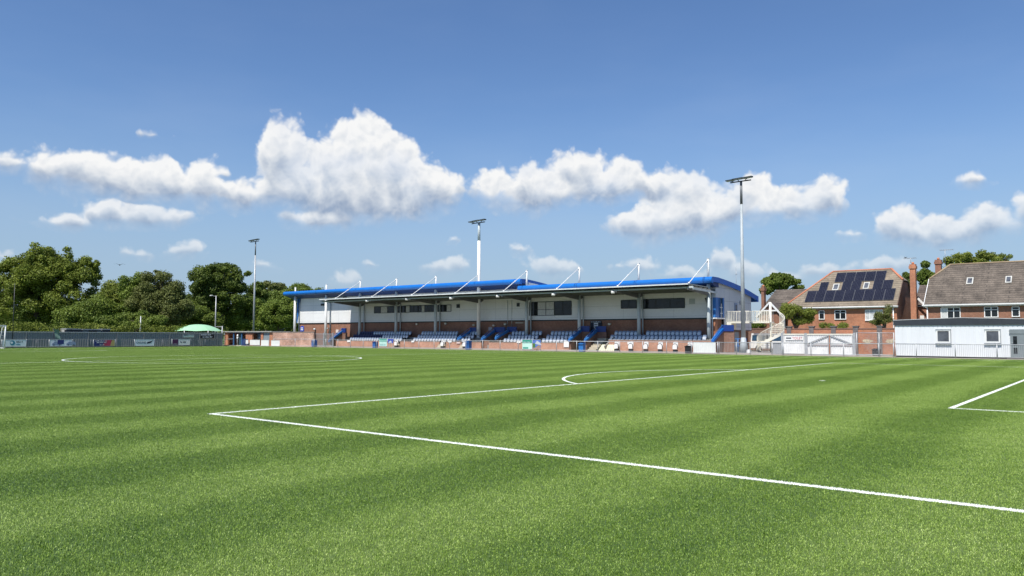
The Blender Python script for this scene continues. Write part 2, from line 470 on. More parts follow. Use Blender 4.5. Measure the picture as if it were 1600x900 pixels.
def lettering(text, x, y, z, h, m, parent, width=None, name='lettering', face='-y'):
    """raised letters on a board facing -Y (x grows to the right) or facing +X"""
    cu = bpy.data.curves.new(name, 'FONT'); cu.body = text; cu.size = 1.0; cu.extrude = 0.012; cu.align_x = 'CENTER'; cu.align_y = 'CENTER'
    t = bpy.data.objects.new(name, cu); COL.objects.link(t)
    dg = bpy.context.evaluated_depsgraph_get()
    me = bpy.data.meshes.new_from_object(t.evaluated_get(dg))
    bpy.data.objects.remove(t); bpy.data.curves.remove(cu)
    n = len(me.vertices); a = np.empty(n*3); me.vertices.foreach_get('co', a); a = a.reshape(-1, 3)
    wx = a[:,0].max()-a[:,0].min(); hz = a[:,1].max()-a[:,1].min()
    sz = h/hz; sxx = (width/wx) if width else sz
    cx = (a[:,0].max()+a[:,0].min())/2; cz = (a[:,1].max()+a[:,1].min())/2
    o = ORG[parent.name]
    u = (a[:,0]-cx)*sxx; v = (a[:,1]-cz)*sz; w = a[:,2]
    if face == '-y': b = np.stack([x+u-o[0], y-w-o[1], z+v-o[2]], 1)
    else: b = np.stack([x+w-o[0], y+u-o[1], z+v-o[2]], 1)
    me.vertices.foreach_set('co', b.astype(np.float32).ravel()); me.materials.clear(); me.materials.append(m); me.update()
    ob = bpy.data.objects.new(name, me); COL.objects.link(ob); ob.parent = parent
    return ob
def smallprint(x0, x1, y, z, h, m, parent, seed=1, face='-y', name='small_print'):
    """a line of writing too small to be read from the pitch: strokes in word-like runs"""
    rnd = random.Random(seed); mb = MB(); x = x0; sg = 1 if x1 > x0 else -1
    while (x1-x)*sg > 0.05:
        wl = rnd.randint(3, 9)
        for k in range(wl):
            w = h*rnd.uniform(0.35, 0.6); hh = h*rnd.choice((0.7, 0.7, 0.75, 1.0))
            if (x1-x)*sg < w: break
            if face == '-y': mb.box(x, x+sg*w*0.72, y-0.008, y, z, z+hh)
            else: mb.box(y, y+0.008, x, x+sg*w*0.72, z, z+hh)
            x += sg*w
        x += sg*h*0.5
    return mb.build(name, m, parent)

# ------------------------------------------------------------------ the ground
def turfmat(name, fibre):
    m, N, L, B = newmat(name)
    g = N.new('ShaderNodeNewGeometry'); P = g.outputs['Position']
    def mth(op, a, b=None, c=None, clamp=False):
        n = N.new('ShaderNodeMath'); n.operation = op; n.use_clamp = clamp
        for i, v in enumerate((a, b, c)):
            if v is None: continue
            if isinstance(v, (int, float)): n.inputs[i].default_value = v
            else: L.new(v, n.inputs[i])
        return n.outputs[0]
    def noise(sc, det, ro=0.6):
        n = N.new('ShaderNodeTexNoise'); n.noise_dimensions = '2D'
        n.inputs['Scale'].default_value = sc; n.inputs['Detail'].default_value = det; n.inputs['Roughness'].default_value = ro
        L.new(P, n.inputs['Vector'])
        return n.outputs['Fac']
    def rng(v, a, b, c, d):
        n = N.new('ShaderNodeMapRange'); L.new(v, n.inputs[0])
        for i, q in enumerate((a, b, c, d)): n.inputs[i+1].default_value = q
        return n.outputs[0]
    s = N.new('ShaderNodeSeparateXYZ'); L.new(P, s.inputs[0]); X, Y = s.outputs[0], s.outputs[1]
    # brushed bands run across the pitch, 3.05 m apart, their edges wandering a little
    wob = mth('MULTIPLY', mth('SUBTRACT', noise(0.10, 2), 0.5), 1.0)
    wob2 = mth('MULTIPLY', mth('SUBTRACT', noise(1.3, 4, 0.7), 0.5), 0.6)
    ph = mth('MULTIPLY', mth('ADD', mth('ADD', mth('SUBTRACT', X, 5.25), wob), wob2), 2*math.pi/3.05)
    band = rng(mth('MULTIPLY_ADD', mth('COSINE', ph), -0.5, 0.5), 0.22, 0.78, -1.0, 1.0)
    patch = rng(noise(0.30, 4, 0.6), 0.3, 0.7, -1, 1)
    band = mth('MULTIPLY_ADD', patch, 0.65, band)
    mid = rng(noise(30, 4, 0.8), 0.33, 0.67, -1, 1)
    crs = rng(noise(4, 4, 0.75), 0.3, 0.7, -1, 1)
    t = mth('MULTIPLY_ADD', band, 0.074, 0.492)
    t = mth('MULTIPLY_ADD', mid, 0.12, t); t = mth('MULTIPLY_ADD', crs, 0.05, t)
    if fibre: t = mth('MULTIPLY_ADD', rng(g.outputs['Random Per Island'], 0, 1, -1, 1), 0.21, t)
    r = N.new('ShaderNodeValToRGB'); cr = r.color_ramp
    k = 1.0 if fibre else 0.45
    cr.elements[0].position = 0.0; cr.elements[0].color = (0.040*k, 0.080*k, 0.010*k, 1)
    cr.elements[1].position = 1.0; cr.elements[1].color = (0.60*k, 0.66*k, 0.27*k, 1)
    for p, c in ((0.3, (0.095, 0.180, 0.020)), (0.5, (0.192, 0.302, 0.038)), (0.75, (0.36, 0.485, 0.12))):
        e = cr.elements.new(p); e.color = (c[0]*k, c[1]*k, c[2]*k, 1)
    L.new(t, r.inputs[0]); col = r.outputs[0]
    if fibre:
        # the markings of the near penalty area are fibres of their own colour
        def inband(v, c, h): return mth('LESS_THAN', mth('ABSOLUTE', mth('SUBTRACT', v, c)), h)
        def both(a, b): return mth('MULTIPLY', a, b)
        def gt(v, c): return mth('GREATER_THAN', v, c)
        def lt(v, c): return mth('LESS_THAN', v, c)
        ms = [both(inband(Y, 0, 0.058), both(gt(X, -0.055), lt(X, 16.55))), both(inband(X, 0, 0.058), both(gt(Y, -0.055), lt(Y, 40.4))),
              both(inband(Y, 11, 0.058), both(gt(X, 10.95), lt(X, 16.55))), both(inband(X, 11, 0.058), both(gt(Y, 10.95), lt(Y, 29.4))),
              both(inband(Y, 40.32, 0.058), both(gt(X, 0), lt(X, 16.55))), inband(Y, 53.09, 0.058), inband(X, 16.5, 0.058),
              inband(X, HX, 0.06), inband(X, LX, 0.06), both(inband(X, LX+16.5, 0.06), both(gt(Y, 0), lt(Y, 40.32))), both(inband(X, LX+5.5, 0.06), both(gt(Y, 11), lt(Y, 29.3)))]
        def rad(cx, cy):
            return mth('SQRT', mth('ADD', mth('POWER', mth('SUBTRACT', X, cx), 2.0), mth('POWER', mth('SUBTRACT', Y, cy), 2.0)))
        ms.append(both(inband(rad(5.5, CY), 9.15, 0.058), lt(X, 0)))
        ms.append(inband(rad(HX, CY), 9.15, 0.06)); ms.append(lt(rad(5.5, CY), 0.11))
        ms.append(both(inband(rad(LX+11, CY), 9.15, 0.06), gt(X, LX+16.5)))
        q = ms[0]
        for w in ms[1:]: q = mth('MAXIMUM', q, w)
        x = N.new('ShaderNodeMix'); x.data_type = 'RGBA'; L.new(q, x.inputs[0]); L.new(col, x.inputs[6]); x.inputs[7].default_value = (0.86, 0.88, 0.82, 1); col = x.outputs[2]
    L.new(col, B.inputs['Base Color'])
    B.inputs['Roughness'].default_value = 0.5
    B.inputs['Specular IOR Level'].default_value = 0.36
    return m
CY = 20.16; LX = 16.5-99.653; HX = 16.5-99.653/2; W0 = CY-32.93; W1 = 53.09; lw = 0.11
M_turf = turfmat('turf_backing', False)
M_fibre = turfmat('turf_fibre', True)
M_line = mat('line_white', (0.80, 0.82, 0.78), rough=0.8, amt=0.12, scale=30)
M_linefar = mat('line_pale', (0.42, 0.52, 0.28), rough=0.8, amt=0.25, scale=3)
M_grass = mat('rough_grass', (0.07, 0.12, 0.03), rough=0.9, amt=0.4, scale=0.3)
M_pave = mat('pale_paving', (0.34, 0.30, 0.25), rough=0.9, amt=0.15, scale=0.8)
mb = MB(); mb.face([(-900, -300, -0.012), (600, -300, -0.012), (600, 1500, -0.012), (-900, 1500, -0.012)])
struct('ground', mb, M_grass)
mb = MB()
xs = np.linspace(-86.6, 34, 41); ys = np.linspace(-16, 56.75, 26)
for i in range(40):
    for j in range(25):
        mb.face([(xs[i], ys[j], 0), (xs[i+1], ys[j], 0), (xs[i+1], ys[j+1], 0), (xs[i], ys[j+1], 0)])
struct('pitch', mb, M_turf)

# the pile: one square of upright fibres, laid over the whole pitch turned at random
def turf_pile():
    rs = np.random.RandomState(7); S = 2.52; n = 52000
    bx = rs.uniform(-S/2, S/2, n); by = rs.uniform(-S/2, S/2, n)
    a = rs.uniform(0, 2*math.pi, n); w = rs.uniform(0.0011, 0.0027, n); h = rs.uniform(0.008, 0.015, n)
    ln = rs.uniform(0.002, 0.013, n); la = rs.uniform(0, 2*math.pi, n)
    ca, sa = np.cos(a)*w, np.sin(a)*w
    dx, dy = np.cos(la)*ln, np.sin(la)*ln
    V = np.zeros((n, 5, 3))
    V[:,0] = np.stack([bx-ca, by-sa, 0*h], 1); V[:,1] = np.stack([bx+ca, by+sa, 0*h], 1)
    V[:,2] = np.stack([bx+ca*.85+dx*.4, by+sa*.85+dy*.4, h*.65], 1); V[:,3] = np.stack([bx-ca*.85+dx*.4, by-sa*.85+dy*.4, h*.65], 1)
    V[:,4] = np.stack([bx+dx, by+dy, h], 1)
    me = bpy.data.meshes.new('turf_pile')
    me.vertices.add(n*5); me.vertices.foreach_set('co', V.astype(np.float32).ravel())
    b = np.arange(n)*5
    lo = np.stack([b, b+1, b+2, b+3, b+3, b+2, b+4], 1).ravel()
    me.loops.add(n*7); me.loops.foreach_set('vertex_index', lo.astype(np.int32))
    me.polygons.add(n*2)
    st = np.stack([np.arange(n)*7, np.arange(n)*7+4], 1).ravel(); me.polygons.foreach_set('loop_start', st.astype(np.int32))
    try: me.polygons.foreach_set('loop_total', np.tile([4, 3], n).astype(np.int32))
    except Exception: pass
    me.materials.append(M_fibre); me.update(calc_edges=True)
    o = bpy.data.objects.new('grass', me); COL.objects.link(o); o.location = (-26.5, 20.3, 0.003)
    tag(o, kind='stuff')
    ng = bpy.data.node_groups.new('lay_turf', 'GeometryNodeTree')
    ng.interface.new_socket('Geometry', in_out='INPUT', socket_type='NodeSocketGeometry')
    ng.interface.new_socket('Geometry', in_out='OUTPUT', socket_type='NodeSocketGeometry')
    gi = ng.nodes.new('NodeGroupInput'); go = ng.nodes.new('NodeGroupOutput')
    gr = ng.nodes.new('GeometryNodeMeshGrid'); nx, ny = 48, 29
    gr.inputs['Size X'].default_value = 2.5*(nx-1); gr.inputs['Size Y'].default_value = 2.5*(ny-1)
    gr.inputs['Vertices X'].default_value = nx; gr.inputs['Vertices Y'].default_value = ny
    ip = ng.nodes.new('GeometryNodeInstanceOnPoints')
    rv = ng.nodes.new('FunctionNodeRandomValue'); rv.data_type = 'INT'
    rv.inputs[4].default_value = 0; rv.inputs[5].default_value = 3
    mm = ng.nodes.new('ShaderNodeMath'); mm.operation = 'MULTIPLY'; mm.inputs[1].default_value = math.pi/2
    cx = ng.nodes.new('ShaderNodeCombineXYZ')
    ng.links.new(rv.outputs[2], mm.inputs[0]); ng.links.new(mm.outputs[0], cx.inputs[2]); ng.links.new(cx.outputs[0], ip.inputs['Rotation'])
    ng.links.new(gr.outputs['Mesh'], ip.inputs['Points']); ng.links.new(gi.outputs[0], ip.inputs['Instance']); ng.links.new(ip.outputs[0], go.inputs[0])
    md = o.modifiers.new('lay_turf', 'NODES'); md.node_group = ng
turf_pile()
mb = MB()
mb.box(-99, 30, 56.76, 62.2, -0.01, 0.03)
mb.box(-19, 30, 62.21, 76, -0.01, 0.03)
struct('path', mb, M_pave)
LZ = 0.004
def strip(mb, a, b, w, z=LZ, rag=0.0, n=1):
    a = np.array(a, float); b = np.array(b, float); d = b-a; Ln = np.hypot(*d); d /= Ln; nn = np.array([-d[1], d[0]])
    k = max(1, n); rnd = np.random.RandomState(3)
    e0 = rnd.uniform(-rag, rag, k+1); e1 = rnd.uniform(-rag, rag, k+1)
    for i in range(k):
        p = a+d*Ln*i/k; q = a+d*Ln*(i+1)/k
        mb.face([(*(p-nn*(w/2+e0[i])), z), (*(q-nn*(w/2+e0[i+1])), z), (*(q+nn*(w/2+e1[i+1])), z), (*(p+nn*(w/2+e1[i])), z)])
def arc(mb, c, r, w, t0, t1, n=64, z=LZ):
    for i in range(n):
        a = t0+(t1-t0)*i/n; b = t0+(t1-t0)*(i+1)/n
        mb.face([(c[0]+(r-w/2)*math.cos(a), c[1]+(r-w/2)*math.sin(a), z), (c[0]+(r+w/2)*math.cos(a), c[1]+(r+w/2)*math.sin(a), z),
                 (c[0]+(r+w/2)*math.cos(b), c[1]+(r+w/2)*math.sin(b), z), (c[0]+(r-w/2)*math.cos(b), c[1]+(r-w/2)*math.sin(b), z)])
mb = MB()      # the near penalty area
strip(mb, (lw/2, 0), (16.44, 0), lw, rag=0.012, n=420)
strip(mb, (0, -lw/2), (0, 40.32+lw/2), lw, rag=0.008, n=500)
strip(mb, (lw/2, 40.32), (16.44, 40.32), lw)
strip(mb, (11, 11-lw/2), (11, 29.32), lw, rag=0.010, n=200); strip(mb, (11+lw/2, 11), (16.44, 11), lw, rag=0.01, n=80)
strip(mb, (11+lw/2, 29.32), (16.44, 29.32), lw)
a = math.acos(5.5/9.15)
arc(mb, (5.5, CY), 9.15, lw, math.pi-a+0.008, math.pi+a-0.008)
arc(mb, (5.5, CY), 0.06, 0.12, 0, 2*math.pi, n=12)
struct('pitch_marking', mb, M_line)
mb = MB()      # the goal line and touchlines
strip(mb, (16.5, W0), (16.5, W1), lw)
strip(mb, (LX, W1), (16.44, W1), lw); strip(mb, (LX, W0), (16.44, W0), lw)
strip(mb, (LX, W0+lw/2), (LX, W1-lw/2), lw)
strip(mb, (HX, W0+lw/2), (HX, W1-lw/2), lw)
arc(mb, (HX, CY), 9.15, lw, math.pi/2+0.008, 3*math.pi/2-0.008); arc(mb, (HX, CY), 9.15, lw, -math.pi/2+0.008, math.pi/2-0.008)
strip(mb, (LX+16.5, 0), (LX+16.5, 40.32), lw)
strip(mb, (LX+lw/2, 0), (LX+16.44, 0), lw); strip(mb, (LX+lw/2, 40.32), (LX+16.44, 40.32), lw)
strip(mb, (LX+5.5, 11), (LX+5.5, 29.32), lw)
strip(mb, (LX+lw/2, 11), (LX+5.44, 11), lw); strip(mb, (LX+lw/2, 29.32), (LX+5.44, 29.32), lw)
arc(mb, (LX+11, CY), 9.15, lw, -a+0.008, a-0.008)
struct('field_marking', mb, M_line)

# the far goal
GX = LX; gp = thing('football_goal', (GX, CY, 0), 'white framed football goal with net at the left edge, on the far goal line', 'goal')
mb = MB()
for yy in (CY-3.72, CY+3.72): mb.tube((GX, yy, 0), (GX, yy, 2.5), 0.075, n=10)
mb.tube((GX, CY-3.8, 2.5), (GX, CY+3.8, 2.5), 0.075, n=10); mb.build('goal_frame', M_white, gp)
mb = MB()
for yy in (CY-3.72, CY+3.72):
    mb.tube((GX, yy, 0.05), (GX-1.7, yy, 0.05), 0.05); mb.tube((GX-1.7, yy, 0.05), (GX-0.9, yy, 2.35), 0.03); mb.tube((GX, yy, 2.45), (GX-0.9, yy, 2.35), 0.03)
mb.tube((GX-1.7, CY-3.7, 0.05), (GX-1.7, CY+3.7, 0.05), 0.06); mb.build('ground_bar', M_white, gp)
mb = MB()
for k in range(26):
    yy = CY-3.7+7.4*k/25
    mb.path([(GX, yy, 2.45), (GX-0.9, yy, 2.35), (GX-1.7, yy, 0.05)], 0.006, n=4)
for k in range(9):
    f = k/8; x = GX-0.9-0.8*f; z = 2.35-2.3*f
    mb.tube((x, CY-3.7, z), (x, CY+3.7, z), 0.006, n=4)
for yy in (CY-3.72, CY+3.72):
    for k in range(8):
        f = k/8; mb.tube((GX, yy, 2.4*(1-f)), (GX-0.9-0.8*f, yy, 2.3*(1-f)), 0.006, n=4)
mb.build('net', M_white, gp)

# ------------------------------------------------------------------ the grandstand
YW, YC, YT, YF = 64.9, 64.0, 63.5, 59.25      # wall, columns, roof edge, canopy edge
GS = thing('grandstand', (-52, 66, 0), 'long low football stand with blue curved roof edges, white upper walls and brick base', 'grandstand')
XL, XR, XM = -85.9, -18.3, -41.8
ZB = 3.47
def roof_profile(dz):
    top = [(YT+0.1, 7.46), (64.8, 7.45), (66.3, 7.33), (68.4, 7.12), (70.7, 6.84), (73.0, 6.45), (75.2, 6.02)]
    return [(y, z+dz) for y, z in top]
def gable_wall(mb, x0, x1, y0, y1, z0, dz):
    prof = roof_profile(dz)
    pts = [(y0, z0), (y1, z0)]
    ys = [y1]+[p[0] for p in reversed(prof) if y0 < p[0] < y1]+[y0]
    for y in ys:
        z = np.interp(y, [p[0] for p in prof], [p[1] for p in prof])-0.3
        pts.append((y, float(z)))
    mb.prism(pts, 'x', x0, x1)
# brick base
mb = MB(); mb.box(XL-0.6, -18.62, YW+0.06, 74.0, 0, ZB); mb.build('lower_wall', M_brick, GS)
mb = MB(); mb.box(-18.6, -18.4, YW+2.1, YW+2.5, 0, ZB); mb.box(-18.6, -18.35, YW+0.1, YW+0.5, 0, ZB-0.02)
mb.build('brick_pier', M_brick2, GS)
mb = MB(); mb.box(XL-0.5, XR+0.02, YW-0.02, YW+0.12, ZB-0.14, ZB-0.003); mb.build('ledge', M_dark, GS)
# white upper walls, the left part taller
mb = MB(); gable_wall(mb, XL, XM-0.0, YW, 74.1, ZB, 0.80); mb.build('upper_wall', M_clad, GS)
mb = MB(); gable_wall(mb, XM+0.002, XR-0.35, YW+0.002, 66.8, ZB, 0.0); gable_wall(mb, XM+0.002, XR-0.33, 66.802, 74.0, ZB, 0.0); mb.build('upper_wall', M_clad, GS)
# the end wall to the right steps down over the brick
mb = MB(); gable_wall(mb, XR-0.32, XR, 67.0, 74.1, 2.28, 0.0)
gable_wall(mb, XR-0.318, XR-0.004, YW+0.005, 66.998, 5.5, 0.0)
mb.build('end_wall', M_cladshade, GS)
mb = MB(); mb.box(XR-0.25, XR+0.03, 66.9, 74.15, 2.18, 2.276); mb.build('drip_sill', M_dark, GS)
# corner glazing under it
mb = MB(); mb.box(XR-0.30, XR-0.06, YW+0.06, 66.95, ZB+0.02, 5.49); f = mb.build('corner_window', M_glassb, GS)
mb = MB()
for y0, y1 in ((YW+0.02, YW+0.75), (YW+1.0, YW+1.12), (66.72, 66.96)): mb.box(XR-0.32, XR-0.01, y0, y1, ZB+0.004, 5.494)
mb.build('blue_frame', M_bluerail, f)
mb = MB()
for y0 in (65.98, 66.36): mb.box(XR-0.10, XR-0.02, y0, y0+0.07, ZB+0.03, 4.9)
for z0 in (3.9, 4.5): mb.box(XR-0.10, XR-0.022, 65.9, 66.6, z0, z0+0.07)
mb.build('white_bar', M_white, f)
mb = MB(); mb.box(XR-0.55, XR+0.12, YW-0.1, 66.98, ZB-0.13, ZB+0.0); mb.build('white_sill', M_white, GS)
mb = MB()
mb.prism([(XR-1.05, 5.45), (XR-0.40, ZB+0.02), (XR-0.30, ZB+0.02), (XR-0.30, 5.45)], 'y', YW-0.03, YW-0.003); mb.build('raked_glass', M_glassb, GS)
mb = MB(); mb.beam((XR-1.08, YW-0.06, 5.45), (XR-0.42, YW-0.06, ZB+0.02), 0.07, 0.07); mb.build('raked_frame', M_dark, GS)
# door of the first floor at the end wall
mb = MB(); mb.box(XR+0.002, XR+0.05, 69.55, 70.25, 3.1, 5.1); d = mb.build('door', mat('door_blue', (0.22, 0.30, 0.44), rough=0.4), GS)
mb = MB(); mb.box(XR+0.052, XR+0.07, 69.75, 70.05, 4.3, 4.9); mb.build('pane', M_glassg, d)
# left corner glazing
mb = MB(); mb.prism([(-87.0, ZB+0.02), (XL-0.75, ZB+0.02), (XL+0.02, 7.35), (-87.0, 7.35)], 'y', YW+0.2, YW+0.5); f = mb.build('corner_window', M_glassb, GS)
mb = MB()
for x in (-87.0, -86.55): mb.box(x-0.1, x+0.1, YW+0.1, YW+0.18, ZB+0.02, 7.3)
for z in (ZB+0.06, 4.6, 5.6, 7.15): mb.box(-87.0, XL-0.3, YW+0.12, YW+0.19, z, z+0.12)
mb.build('blue_frame', M_bluerail, f)
mb = MB(); mb.prism([(XL-0.85, ZB+0.01), (XL, ZB+0.01), (XL, 7.5)], 'y', YW-0.01, YW+0.15); mb.build('raked_panel', M_clad, GS)
# roofs
M_roofm = mat('roof_sheet', (0.30, 0.35, 0.42), rough=0.5, metal=0.2, amt=0.1)
def roof(x0, x1, dz, zs):
    prof = roof_profile(dz)
    mb = MB()
    under = [(y, z-0.22) for y, z in reversed(prof)]
    mb.prism(prof+under, 'x', x0+0.2, x1-0.12); r = mb.build('roof', M_roofm, GS)
    mb = MB()                                      # bull-nosed blue edge
    ctr = 7.16+dz; n = 14
    for i in range(n):
        a = math.pi*(-0.62+1.24*i/n)+math.pi; b = math.pi*(-0.62+1.24*(i+1)/n)+math.pi
        p = (YT+0.32*math.cos(a), ctr+0.31*math.sin(a)); q = (YT+0.32*math.cos(b), ctr+0.31*math.sin(b))
        mb.face([(x0, p[0], p[1]), (x1, p[0], p[1]), (x1, q[0], q[1]), (x0, q[0], q[1])], 0, True)
    for xx, sgn in ((x0, -1), (x1, 1)):
        pts = []
        for i in range(n+1):
            a = math.pi*(-0.62+1.24*i/n)+math.pi
            pts.append((xx, YT+0.32*math.cos(a), ctr+0.31*math.sin(a)))
        mb.face(pts if sgn < 0 else list(reversed(pts)))
    k = int((x1-x0)/7.5)
    mb.build('edge_tube', M_blue, r)
    for i in range(1, k+1):
        x = x1-0.9-7.5*(i-1); mb = MB()
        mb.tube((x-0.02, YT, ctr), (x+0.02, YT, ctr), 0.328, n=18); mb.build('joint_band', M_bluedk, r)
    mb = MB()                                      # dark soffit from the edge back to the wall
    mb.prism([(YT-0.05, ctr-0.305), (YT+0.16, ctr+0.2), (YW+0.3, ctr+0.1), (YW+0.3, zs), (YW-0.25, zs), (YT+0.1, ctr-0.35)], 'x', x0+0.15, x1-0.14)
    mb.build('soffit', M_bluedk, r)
    for xx in (x1-0.12, x0+0.01):                  # verge boards follow the curve of the roof
        mb = MB(); low = [(y, z-0.50) for y, z in reversed(prof)]
        mb.prism([(y, z+0.02) for y, z in prof]+low, 'x', xx, xx+0.11)
        mb.build('verge_board', mat('verge_blue', (0.012, 0.10, 0.42), rough=0.4), r)
    mb = MB(); z = prof[-1][1]; mb.box(x0, x1, 75.0, 75.4, z-0.62, z+0.02); mb.build('rear_fascia', MATS['verge_blue'], r)
roof(-88.2, XM, 0.82, 7.22); roof(XM-0.35, -17.95, 0.0, 6.50)
# columns and masts
CX = [-86.2, -78.68, -71.12, -63.66, -56.25, -48.85, -41.4, -34.0, -26.48, -18.65]
for i, x in enumerate(CX):
    if i == 5: continue
    mb = MB(); r = 0.19
    mb.tube((x, YC, 0), (x, YC, 7.9 if i < 6 else 7.1), r, n=14); cl = mb.build('column', M_colgrey if 1 < i else M_white, GS)  # sunlight put into the colour: open end columns white, canopied ones grey
    zt = {0: 8.95, 1: 9.1}.get(i, 9.3)
    mb = MB(); mb.tube((x, YC, 7.3), (x, YC, zt), 0.12, n=12); mb.tube((x, YC, zt), (x, YC, zt+0.03), 0.15, n=12)
    mb.build('mast', M_white, cl)
    mb = MB(); mb.tube((x+0.02, YW-0.12, 0.6), (x+0.02, YW-0.12, 6.6), 0.075, n=8); mb.build('downpipe', M_colgrey, GS)
for i, x in enumerate(CX):
    if i < 2: continue
    zt = 9.12; y0 = YC-0.12
    mb = MB(); mb.tube((x, y0, zt), (x, YF+0.45, 6.66), 0.04, n=8)
    mb.tube((x, y0, zt-0.10), (x, y0, zt+0.06), 0.07, n=8); mb.tube((x, YF+0.45, 6.58), (x, YF+0.45, 6.74), 0.09, n=8)
    mid = ((y0+YF+0.45)/2, (zt+6.66)/2); mb.tube((x, mid[0]-0.12, mid[1]-0.06), (x, mid[0]+0.12, mid[1]+0.06), 0.068, n=8)
    mb.build('tie_rod', M_white, GS)
# canopy over the seats
CXL, CXR = -74.0, -18.55
mb = MB(); mb.prism([(YF, 6.52), (YF, 6.60), (64.8, 6.46), (64.8, 6.38)], 'x', CXL, CXR); cn = mb.build('canopy', mat('canopy_sheet', (0.45, 0.47, 0.45), rough=0.5, metal=0.1), GS)
mb = MB(); mb.box(CXL-0.05, CXR+0.05, YF-0.09, YF-0.002, 6.48, 6.60); mb.build('canopy_edge', mat('edge_grey', (0.66, 0.69, 0.68), rough=0.45), cn)
mb = MB()
for x0, x1 in zip([CXL]+CX[3:-1], CX[3:-1]+[CXR]): mb.box(x0+0.06, x1-0.06, YF+0.03, 64.7, 6.30, 6.37)
mb.build('underside_shade_sheet', M_under, cn)  # near-black sheet added to give the canopy underside its shade
for k in range(6):
    y = YF+0.35+k*0.98
    mb = MB(); mb.box(CXL+0.3, CXR+0.38, y-0.09, y+0.09, 6.16-0.02*k, 6.36-0.02*k); mb.build('purlin', mat('purlin_grey', (0.13, 0.135, 0.13), rough=0.5) if k else M_colgrey, cn)  # canopy shade put into the dark grey, front purlin kept lighter
for i, x in enumerate(CX):
    if i < 2: continue
    mb = MB(); mb.prism([(YF+0.15, 6.14), (YF+0.15, 6.02), (YC-0.2, 5.62), (YC+0.0, 5.62), (YC+0.8, 5.9), (YC+0.8, 6.14)], 'x', x-0.07, x+0.07)
    mb.build('rafter', MATS['purlin_grey'], cn)
mb = MB(); mb.beam((CXR+0.42, YF+0.2, 6.12), (CXR+0.42, YC+0.9, 5.95), 0.06, 0.2); mb.build('end_beam', M_colgrey, cn)
# upper-floor windows: photograph spans on the wall plane
def wz(x, y): p = PY(x, y, YW); return p[0], p[2]
def window(px0, px1, pyt, pyb, n, frame=M_dark, glass=M_glass, sub=1, blinds=()):
    x0, zt = wz(px0, pyt); x1, zb = wz(px1, pyb)
    mb = MB(); t = 0.06
    mb.box(x0, x1, YW-0.05, YW-0.002, zt-t, zt); mb.box(x0, x1, YW-0.05, YW-0.002, zb, zb+t)
    for k in range(n+1):
        x = x0+(x1-x0)*k/n; mb.box(x-t/2, x+t/2, YW-0.048, YW-0.002, zb+t, zt-t)
    for s in range(1, sub):
        z = zb+(zt-zb)*0.42*s; mb.box(x0, x1, YW-0.046, YW-0.003, z, z+t*.8)
    w = mb.build('window', frame, GS)
    for k in range(n):
        xa = x0+(x1-x0)*k/n+t/2; xb = x0+(x1-x0)*(k+1)/n-t/2
        mb = MB(); mb.box(xa, xb, YW-0.02, YW-0.001, zb+t, zt-t); mb.build('pane', (M_curtain if k in blinds else glass), w)
window(585, 616, 479, 489, 3, blinds=(1,)); window(622, 653, 478, 488, 5, blinds=(2,)); window(654, 678.5, 477, 487.5, 5, blinds=(1,)); window(684, 705, 476.5, 487, 3, blinds=(2,))
window(827.5, 893, 472, 492.5, 5, sub=2, blinds=(1, 2)); window(970.5, 995, 469, 482, 2); window(1003, 1070, 467.5, 481.5, 3)
# small fittings on the wall
for (a, b, c, d) in ((714, 718.5, 475.5, 481), (808, 812, 473.5, 479), (502, 507, 474.5, 477.5)):
    x0, zt = wz(a, c); x1, zb = wz(b, d)
    mb = MB(); mb.box(x0, x1, YW-0.1, YW-0.003, zb, zt)
    for k in range(4): z = zb+(zt-zb)*(k+.5)/4; mb.box(x0+.03, x1-.03, YW-0.12, YW-0.101, z, z+0.03)
    mb.build('wall_vent', M_dark, GS)
x0, zt = wz(536, 463.5); x1, zb = wz(542, 465); mb = MB(); mb.box(x0, x1, YW-0.03, YW-0.003, zb, zt); mb.build('wall_vent', M_dark, GS)
x0, zt = wz(1077, 467); x1, zb = wz(1086, 475); mb = MB(); mb.box(x0, x1, YW-0.04, YW-0.003, zb, zt); mb.box(x0+.1, x1-.1, YW-0.055, YW-0.041, zb+.1, zt-.1); mb.build('grey_panel', mat('panel_grey', (0.42, 0.46, 0.45), rough=0.5), GS)
for px, py in ((652, 506), (741, 507.5), (772, 508), (790, 506), (953, 506), (697, 505)):
    x, z = wz(px, py); mb = MB(); mb.box(x-0.16, x+0.16, YW-0.18, YW+0.05, z-0.09, z+0.05); mb.prism([(x-.16, z-.09), (x+.16, z-.09), (x+.08, z-.16), (x-.08, z-.16)], 'y', YW-0.16, YW)
    mb.build('bulkhead_lamp', mat('lamp_cream', (0.62, 0.56, 0.46), rough=0.4), GS)
x0, z = wz(806, 504.5); x1, _ = wz(818, 504.5); mb = MB(); mb.box(x0, x1, YW-0.08, YW+0.05, z-0.04, z+0.04); mb.build('strip_lamp', MATS['lamp_cream'], GS)
for px in (793.5, 800): x, _ = wz(px, 500); mb = MB(); mb.tube((x, YW-0.04, 2.6), (x, YW-0.04, 5.9), 0.025, n=6); mb.build('conduit', M_colgrey, GS)
# terrace steps behind the brick parapet
def X62(px): return XY(px, 62.3)
mb = MB()
P = [(62.0, 0.0), (62.0, 0.50), (62.8, 0.50), (62.8, 0.93), (63.6, 0.93), (63.6, 1.36), (64.95, 1.36), (64.95, 0.0)]
openings = [(752, 764), (889, 951)]
xs = [X62(545)]
for a, b in openings: xs += [X62(a), X62(b)]
xs += [X62(1112)]
for k in range(0, len(xs), 2): mb.prism(P, 'x', xs[k], xs[k+1])
mb.build('terrace', M_conc, GS)
for a, b in openings:
    mb = MB(); mb.box(X62(a)+.01, X62(b)-.01, 64.3, 64.95, 0, 1.36); mb.build('landing', M_conc, GS)
